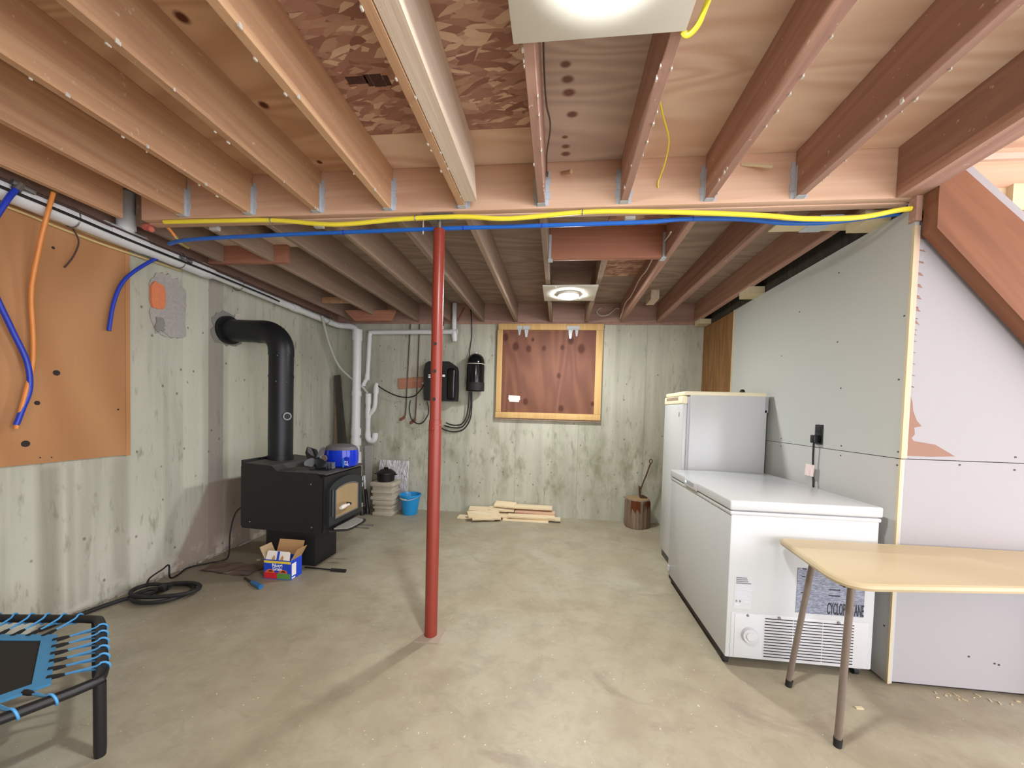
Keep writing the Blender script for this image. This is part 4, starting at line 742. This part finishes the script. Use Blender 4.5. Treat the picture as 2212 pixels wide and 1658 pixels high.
# ================================================================== table
t = thing('folding_table', 'pale wood-topped folding table on grey metal legs beside the chest freezer', 'table', (1.85, 1.85, 0))
poly = [(1.215, 2.074), (1.200, 2.064), (1.192, 2.045), (1.150, 1.66), (1.152, 1.615), (1.168, 1.580), (1.200, 1.562), (1.24, 1.560), (2.60, 1.742), (2.63, 1.77), (2.64, 2.07), (2.61, 2.098)]
MB().prism(poly, 2, .734, .762).build('top', 'table_top', t); tp = [o for o in C.objects if o.name == 'top' and o.parent == t][0]
MB().tube([(x, y, .748) for x, y in poly], .0155, 8, 0, True).build('edge_band', 'table_top', tp)
for x, y, tx, ty in ((1.236, 1.680, 1.245, 1.665), (1.242, 2.030, 1.275, 1.945), (2.50, 1.84, 2.49, 1.83), (2.50, 2.06, 2.48, 2.02)):
    g = tube('leg', [(x, y, .03), (tx, ty, .715)], .0135, 'leg_grey', t, 0, 16); tube('foot_cap', [(x, y, 0), (x+(tx-x)*.05, y+(ty-y)*.05, .036)], [.015, .0165], 'rubber', g, 0, 16); tube('socket', [(tx, ty, .70), (tx, ty, .736)], .019, 'black_plastic', g, 0, 14)
    MB().box((tx-.04, ty-.012, .706), (tx+.09, ty+.012, .733), .004, 1, (0, -.12 if tx < 2 else .12, 0)).build('bracket', 'black_plastic', g)
tube('cross_bar', [(1.25, 1.68, .70), (1.275, 1.95, .70)], .011, 'black_plastic', t); MB().box((1.250, 1.99, .30), (1.262, 2.005, .345), .002).build('brace_clip', 'steel', t)
# ================================================================== outlet
t = thing('wall_outlet', 'black wall outlet on the right wall above the chest freezer', 'outlet', (1.778, 2.72, 1.23)); box('plate', (1.772, 2.684, 1.228), (1.779, 2.756, 1.362), 'black_plastic', t, .002)
for z in (1.325, 1.265): box('socket_face', (1.769, 2.70, z-.017), (1.773, 2.74, z+.017), 'rubber', t, .003)
t = thing('freezer_cord', 'black power cord with a striped tag plugged into the wall outlet', 'cord', (1.76, 2.73, .95)); box('plug', (1.735, 2.70, 1.235), (1.768, 2.745, 1.29), 'black_plastic', t, .006)
tube('cable', [(1.75, 2.725, 1.24), (1.752, 2.728, 1.15), (1.758, 2.73, 1.02), (1.755, 2.715, .95), (1.755, 2.72, .80)], .006, 'cable_black', t, 6, 8); MB().box((1.742, 2.712, 1.005), (1.745, 2.775, 1.085), .0005, 1, (.06, 0, .3)).build('warning_tag', 'tag_paper', t)
# ================================================================== stair stringer
t = thing('stair_stringer', 'wide reddish stair stringer board sloping down over the drywall', 'stair', (2.6, 2.08, .9))
SL = [(1.805, 2.66), (1.802, 2.50), (1.803, 2.345), (2.205, 1.893), (3.40, .55), (3.57, .84), (2.175, 2.362), (1.905, 2.622), (1.87, 2.66)]
MB().prism(SL, 1, 2.022, 2.096).build('board', 'stringer', t)
MB().prism([(1.92, 2.645), (2.205, 2.37), (3.61, .85), (3.635, .89), (2.235, 2.415), (1.955, 2.685)], 1, 2.066, 2.104).build('trim_strip', 'drywall_front', t)
# ================================================================== chopping block with hatchet
t = thing('chopping_stump', 'bark-covered chopping stump with bare patches by the back wall', 'stump', (1.015, 4.70, 0))
b = MB(); seg = 64; rings = []; r = random.Random(9); rad = [1+.05*math.sin(3*k*2*PI/seg+1)+.035*r.random() for k in range(seg)]
for z, q in ((0, .147), (.02, .150), (.10, .148), (.20, .145), (.30, .146), (.345, .147), (.352, .140)):
    rings.append([b.bm.verts.new((1.015+q*(rad[k] if z < .345 else 1)*(1+.03*math.sin(z*70+k*.9))*math.cos(2*PI*k/seg), 4.70+q*(rad[k] if z < .345 else 1)*math.sin(2*PI*k/seg), z)) for k in range(seg)])
for p, q in zip(rings, rings[1:]):
    for k in range(seg): b.bm.faces.new((p[k], p[(k+1) % seg], q[(k+1) % seg], q[k]))
b.bm.faces.new(rings[0][::-1]); b.bm.faces.new(rings[-1]); b.build('trunk', 'bark', t, smooth=False)
MB().lathe([(.139, .350), (.138, .357), (.01, .359)], (1.015, 4.70, 0), 40).build('cut_face', 'stump_top', t)
for a0, a1, z0, z1 in ((-2.25, -1.55, .20, .345), (-1.15, -.65, .24, .34)):
    n = 8; bb = MB(); T = [bb.bm.verts.new((1.015+.160*math.cos(a0+(a1-a0)*k/n), 4.70+.160*math.sin(a0+(a1-a0)*k/n), z1)) for k in range(n+1)]
    Bt = [bb.bm.verts.new((1.015+.160*math.cos(a0+(a1-a0)*k/n), 4.70+.160*math.sin(a0+(a1-a0)*k/n), z0+.02*((k*3) % 4))) for k in range(n+1)]
    for k in range(n): bb.bm.faces.new((Bt[k], Bt[k+1], T[k+1], T[k]))
    bmesh.ops.solidify(bb.bm, geom=list(bb.bm.faces), thickness=.02); bb.build('bare_patch', 'stump_bare', t)
t = thing('hatchet', 'old hatchet with a looped handle stuck in the stump', 'hatchet', (1.06, 4.68, .358))
tube('handle', [(1.045, 4.68, .47), (1.075, 4.68, .56), (1.11, 4.68, .66), (1.14, 4.68, .76), (1.155, 4.68, .80)], .009, 'rust', t, 4, 10); MB().tube([(1.155+.018*math.cos(a), 4.68, .822+.024*math.sin(a)) for a in [2*PI*k/14 for k in range(14)]], .006, 8, 0, True).build('loop', 'rust', t)
MB().prism([(1.02, .50), (1.04, .505), (1.05, .45), (1.048, .40), (1.075, .40), (1.13, .375), (1.13, .365), (1.06, .365), (1.04, .362), (1.028, .39)], 1, 4.67, 4.69).build('head', 'rust', t)
# ================================================================== offcuts on the floor
SC = [(-1.00, 4.62, .012, .48, .10, 0.0, 0, 'longest bottom offcut at the left end of the pale wood pile'), (-.93, 4.80, .075, .42, .09, .02, .12, 'knotty offcut at the back of the pale wood pile'), (-.80, 4.70, .04, .44, .10, -.02, 0, 'flat offcut filling the middle of the pale wood pile'),
      (-.905, 4.585, .075, .40, .115, .38, .10, 'wide slanting offcut lying across the front of the pile'), (-.86, 4.55, .045, .36, .10, .30, .02, 'offcut under the slanting one at the front of the pile'), (-.66, 4.80, .155, .28, .10, -.15, .18, 'pinkish offcut propped on top of the wood pile'),
      (-.70, 4.77, .10, .34, .10, 0, 0, 'offcut with square end below the propped pinkish one'), (-.32, 4.80, .14, .56, .09, 0, .02, 'long straight offcut on top of the right half of the pile'), (-.26, 4.76, .085, .52, .085, -.04, 0, 'orange-tinted offcut wedged under the long top one'),
      (-.30, 4.66, .055, .60, .07, .03, 0, 'narrow offcut in the middle layer of the right half'), (-.24, 4.70, .03, .62, .10, -.02, 0, 'broad offcut in the lower layer of the right half'), (-.37, 4.63, .010, .58, .055, -.01, 0, 'front strip offcut lying flat on the floor'), (-.10, 4.74, .052, .16, .09, .9, .1, 'short stub offcut at the right end of the pile'), (-.45, 4.74, .075, .10, .07, .1, 0, 'dark reddish short block inside the pile')]
for k, (x, y, z, L_, w_, rz, tl, lb) in enumerate(SC):
    tag(MB().box((x-L_/2, y-w_*.62, z-.010), (x+L_/2, y+w_*.62, z+.012), .0015, 1, (tl+(.14 if z > .03 else 0), 0, rz)).build('wood_offcut', 'block_red' if k == 13 else ('beam' if k == 8 else 'pine_x')), lb, 'offcut', 'pale pine offcuts by the back wall')
# ================================================================== mini trampoline
t = thing('mini_trampoline', 'small fitness trampoline with black frame and blue elastic cords', 'trampoline', (-2.4, 1.1, 0))
HX = [Vector(p) for p in ((-1.735, 1.235, .302), (-2.24, 1.585, .302), (-2.84, 1.50, .302), (-2.98, .98, .302), (-2.58, .58, .302), (-2.07, .67, .302))]
CT = Vector((-2.40, 1.09, .302)); path = []
for i in range(6):
    a, b_, c_ = HX[i-1], HX[i], HX[(i+1) % 6]; u = (a-b_).normalized(); v_ = (c_-b_).normalized()
    path += [b_+u*.075, b_+u*.03+v_*.006, b_+(u+v_)*.010, b_+v_*.03+u*.006, b_+v_*.075]
tube('frame', path, .0185, 'black_metal', t, 0, 16, True)
for p in HX:
    d = (CT-p).normalized(); q = p+d*.012; g = tube('leg', [(q.x, q.y, .295), (q.x, q.y, .03), (q.x, q.y, 0)], [.0185, .0185, .0165], 'black_metal', t, 0, 14)
mt = [CT+(p-CT)*.735+Vector((0, 0, -.004)) for p in HX]; inn = [CT+(p-CT)*.64+Vector((0, 0, -.003)) for p in HX]
MB().prism([(p.x, p.y) for p in inn], 2, .291, .297).build('jump_mat', 'tramp_mat', t)
b = MB()
for k in range(6): b.prism([(q.x, q.y) for q in (mt[k], mt[(k+1) % 6], inn[(k+1) % 6], inn[k])], 2, .292, .3005)
b.build('mat_border', 'tramp_blue', t)
for i in range(6):
    A, B, MA, MBd = HX[i], HX[(i+1) % 6], mt[i], mt[(i+1) % 6]; n = 6
    for k in range(n):
        s0 = (k+.5)/n; ft = .12+.76*s0; e = MA.lerp(MBd, .04+.92*s0); f_ = A.lerp(B, ft); d = (f_-e).normalized(); al = (B-A).normalized()
        tip = e+d*.04; up = Vector((0, 0, 1))
        ck = MB().prism([(0, 0), (0, 0), (0, 0)], 2, 0, 0) if False else MB().tube([e-d*.012, e+d*.02, tip], [.010, .009, .005], 6); cl = ck.build('cord_clip', 'rubber', t)
        wr_ = [f_+al*w_-d*.02*math.cos(a)*1.1+up*.0225*math.sin(a) for a, w_ in ((.6, -.010), (1.3, -.008), (2.0, -.006), (2.8, -.004), (3.6, 0), (4.4, .004), (5.2, .008), (5.8, .010))]
        tube('elastic_cord', [tip-d*.01]+wr_+[tip-d*.01+al*.006], .0042, 'tramp_cord', t, 2, 6)
# ================================================================== chips and crumbs on the floor
r = random.Random(21); b = MB()
def chip(x, y, s_):
    a = r.uniform(0, PI); b.box((x-s_, y-s_*.4, 0), (x+s_, y+s_*.4, s_*.35), 0, 1, (0, 0, a))
for k in range(26): chip(1.95+.6*r.random(), 2.05+.05*r.random(), r.uniform(.003, .010))
for k in range(26): chip(r.uniform(-1.6, 1.6), r.uniform(.75, 3.2), r.uniform(.002, .005))
for k in range(16): chip(r.uniform(-1.3, .3), r.uniform(4.2, 4.85), r.uniform(.003, .008))
for k in range(10): chip(r.uniform(.9, 1.2), r.uniform(4.4, 4.55), r.uniform(.004, .009))
chip(1.50, 1.92, .017); chip(1.28, 4.4, .01); chip(-2.62, 3.0, .015)
tag(b.build('wood_chips', 'cream_wood'), 'scattered pale wood chips and crumbs on the concrete floor', 'chips', None, 'stuff')
r = random.Random(5); b = MB()
for k in range(90):
    y = r.uniform(1.7, 3.4); s_ = r.uniform(.004, .014); b.box((-3.078, y-s_, 0), (-3.078+s_*1.5, y+s_, s_*r.uniform(.5, 1.4)), 0, 1, (0, 0, r.uniform(-.3, .3)))
tag(b.build('crumbled_mortar', 'mortar'), 'crumbled mortar along the foot of the left wall', 'rubble', None, 'stuff')
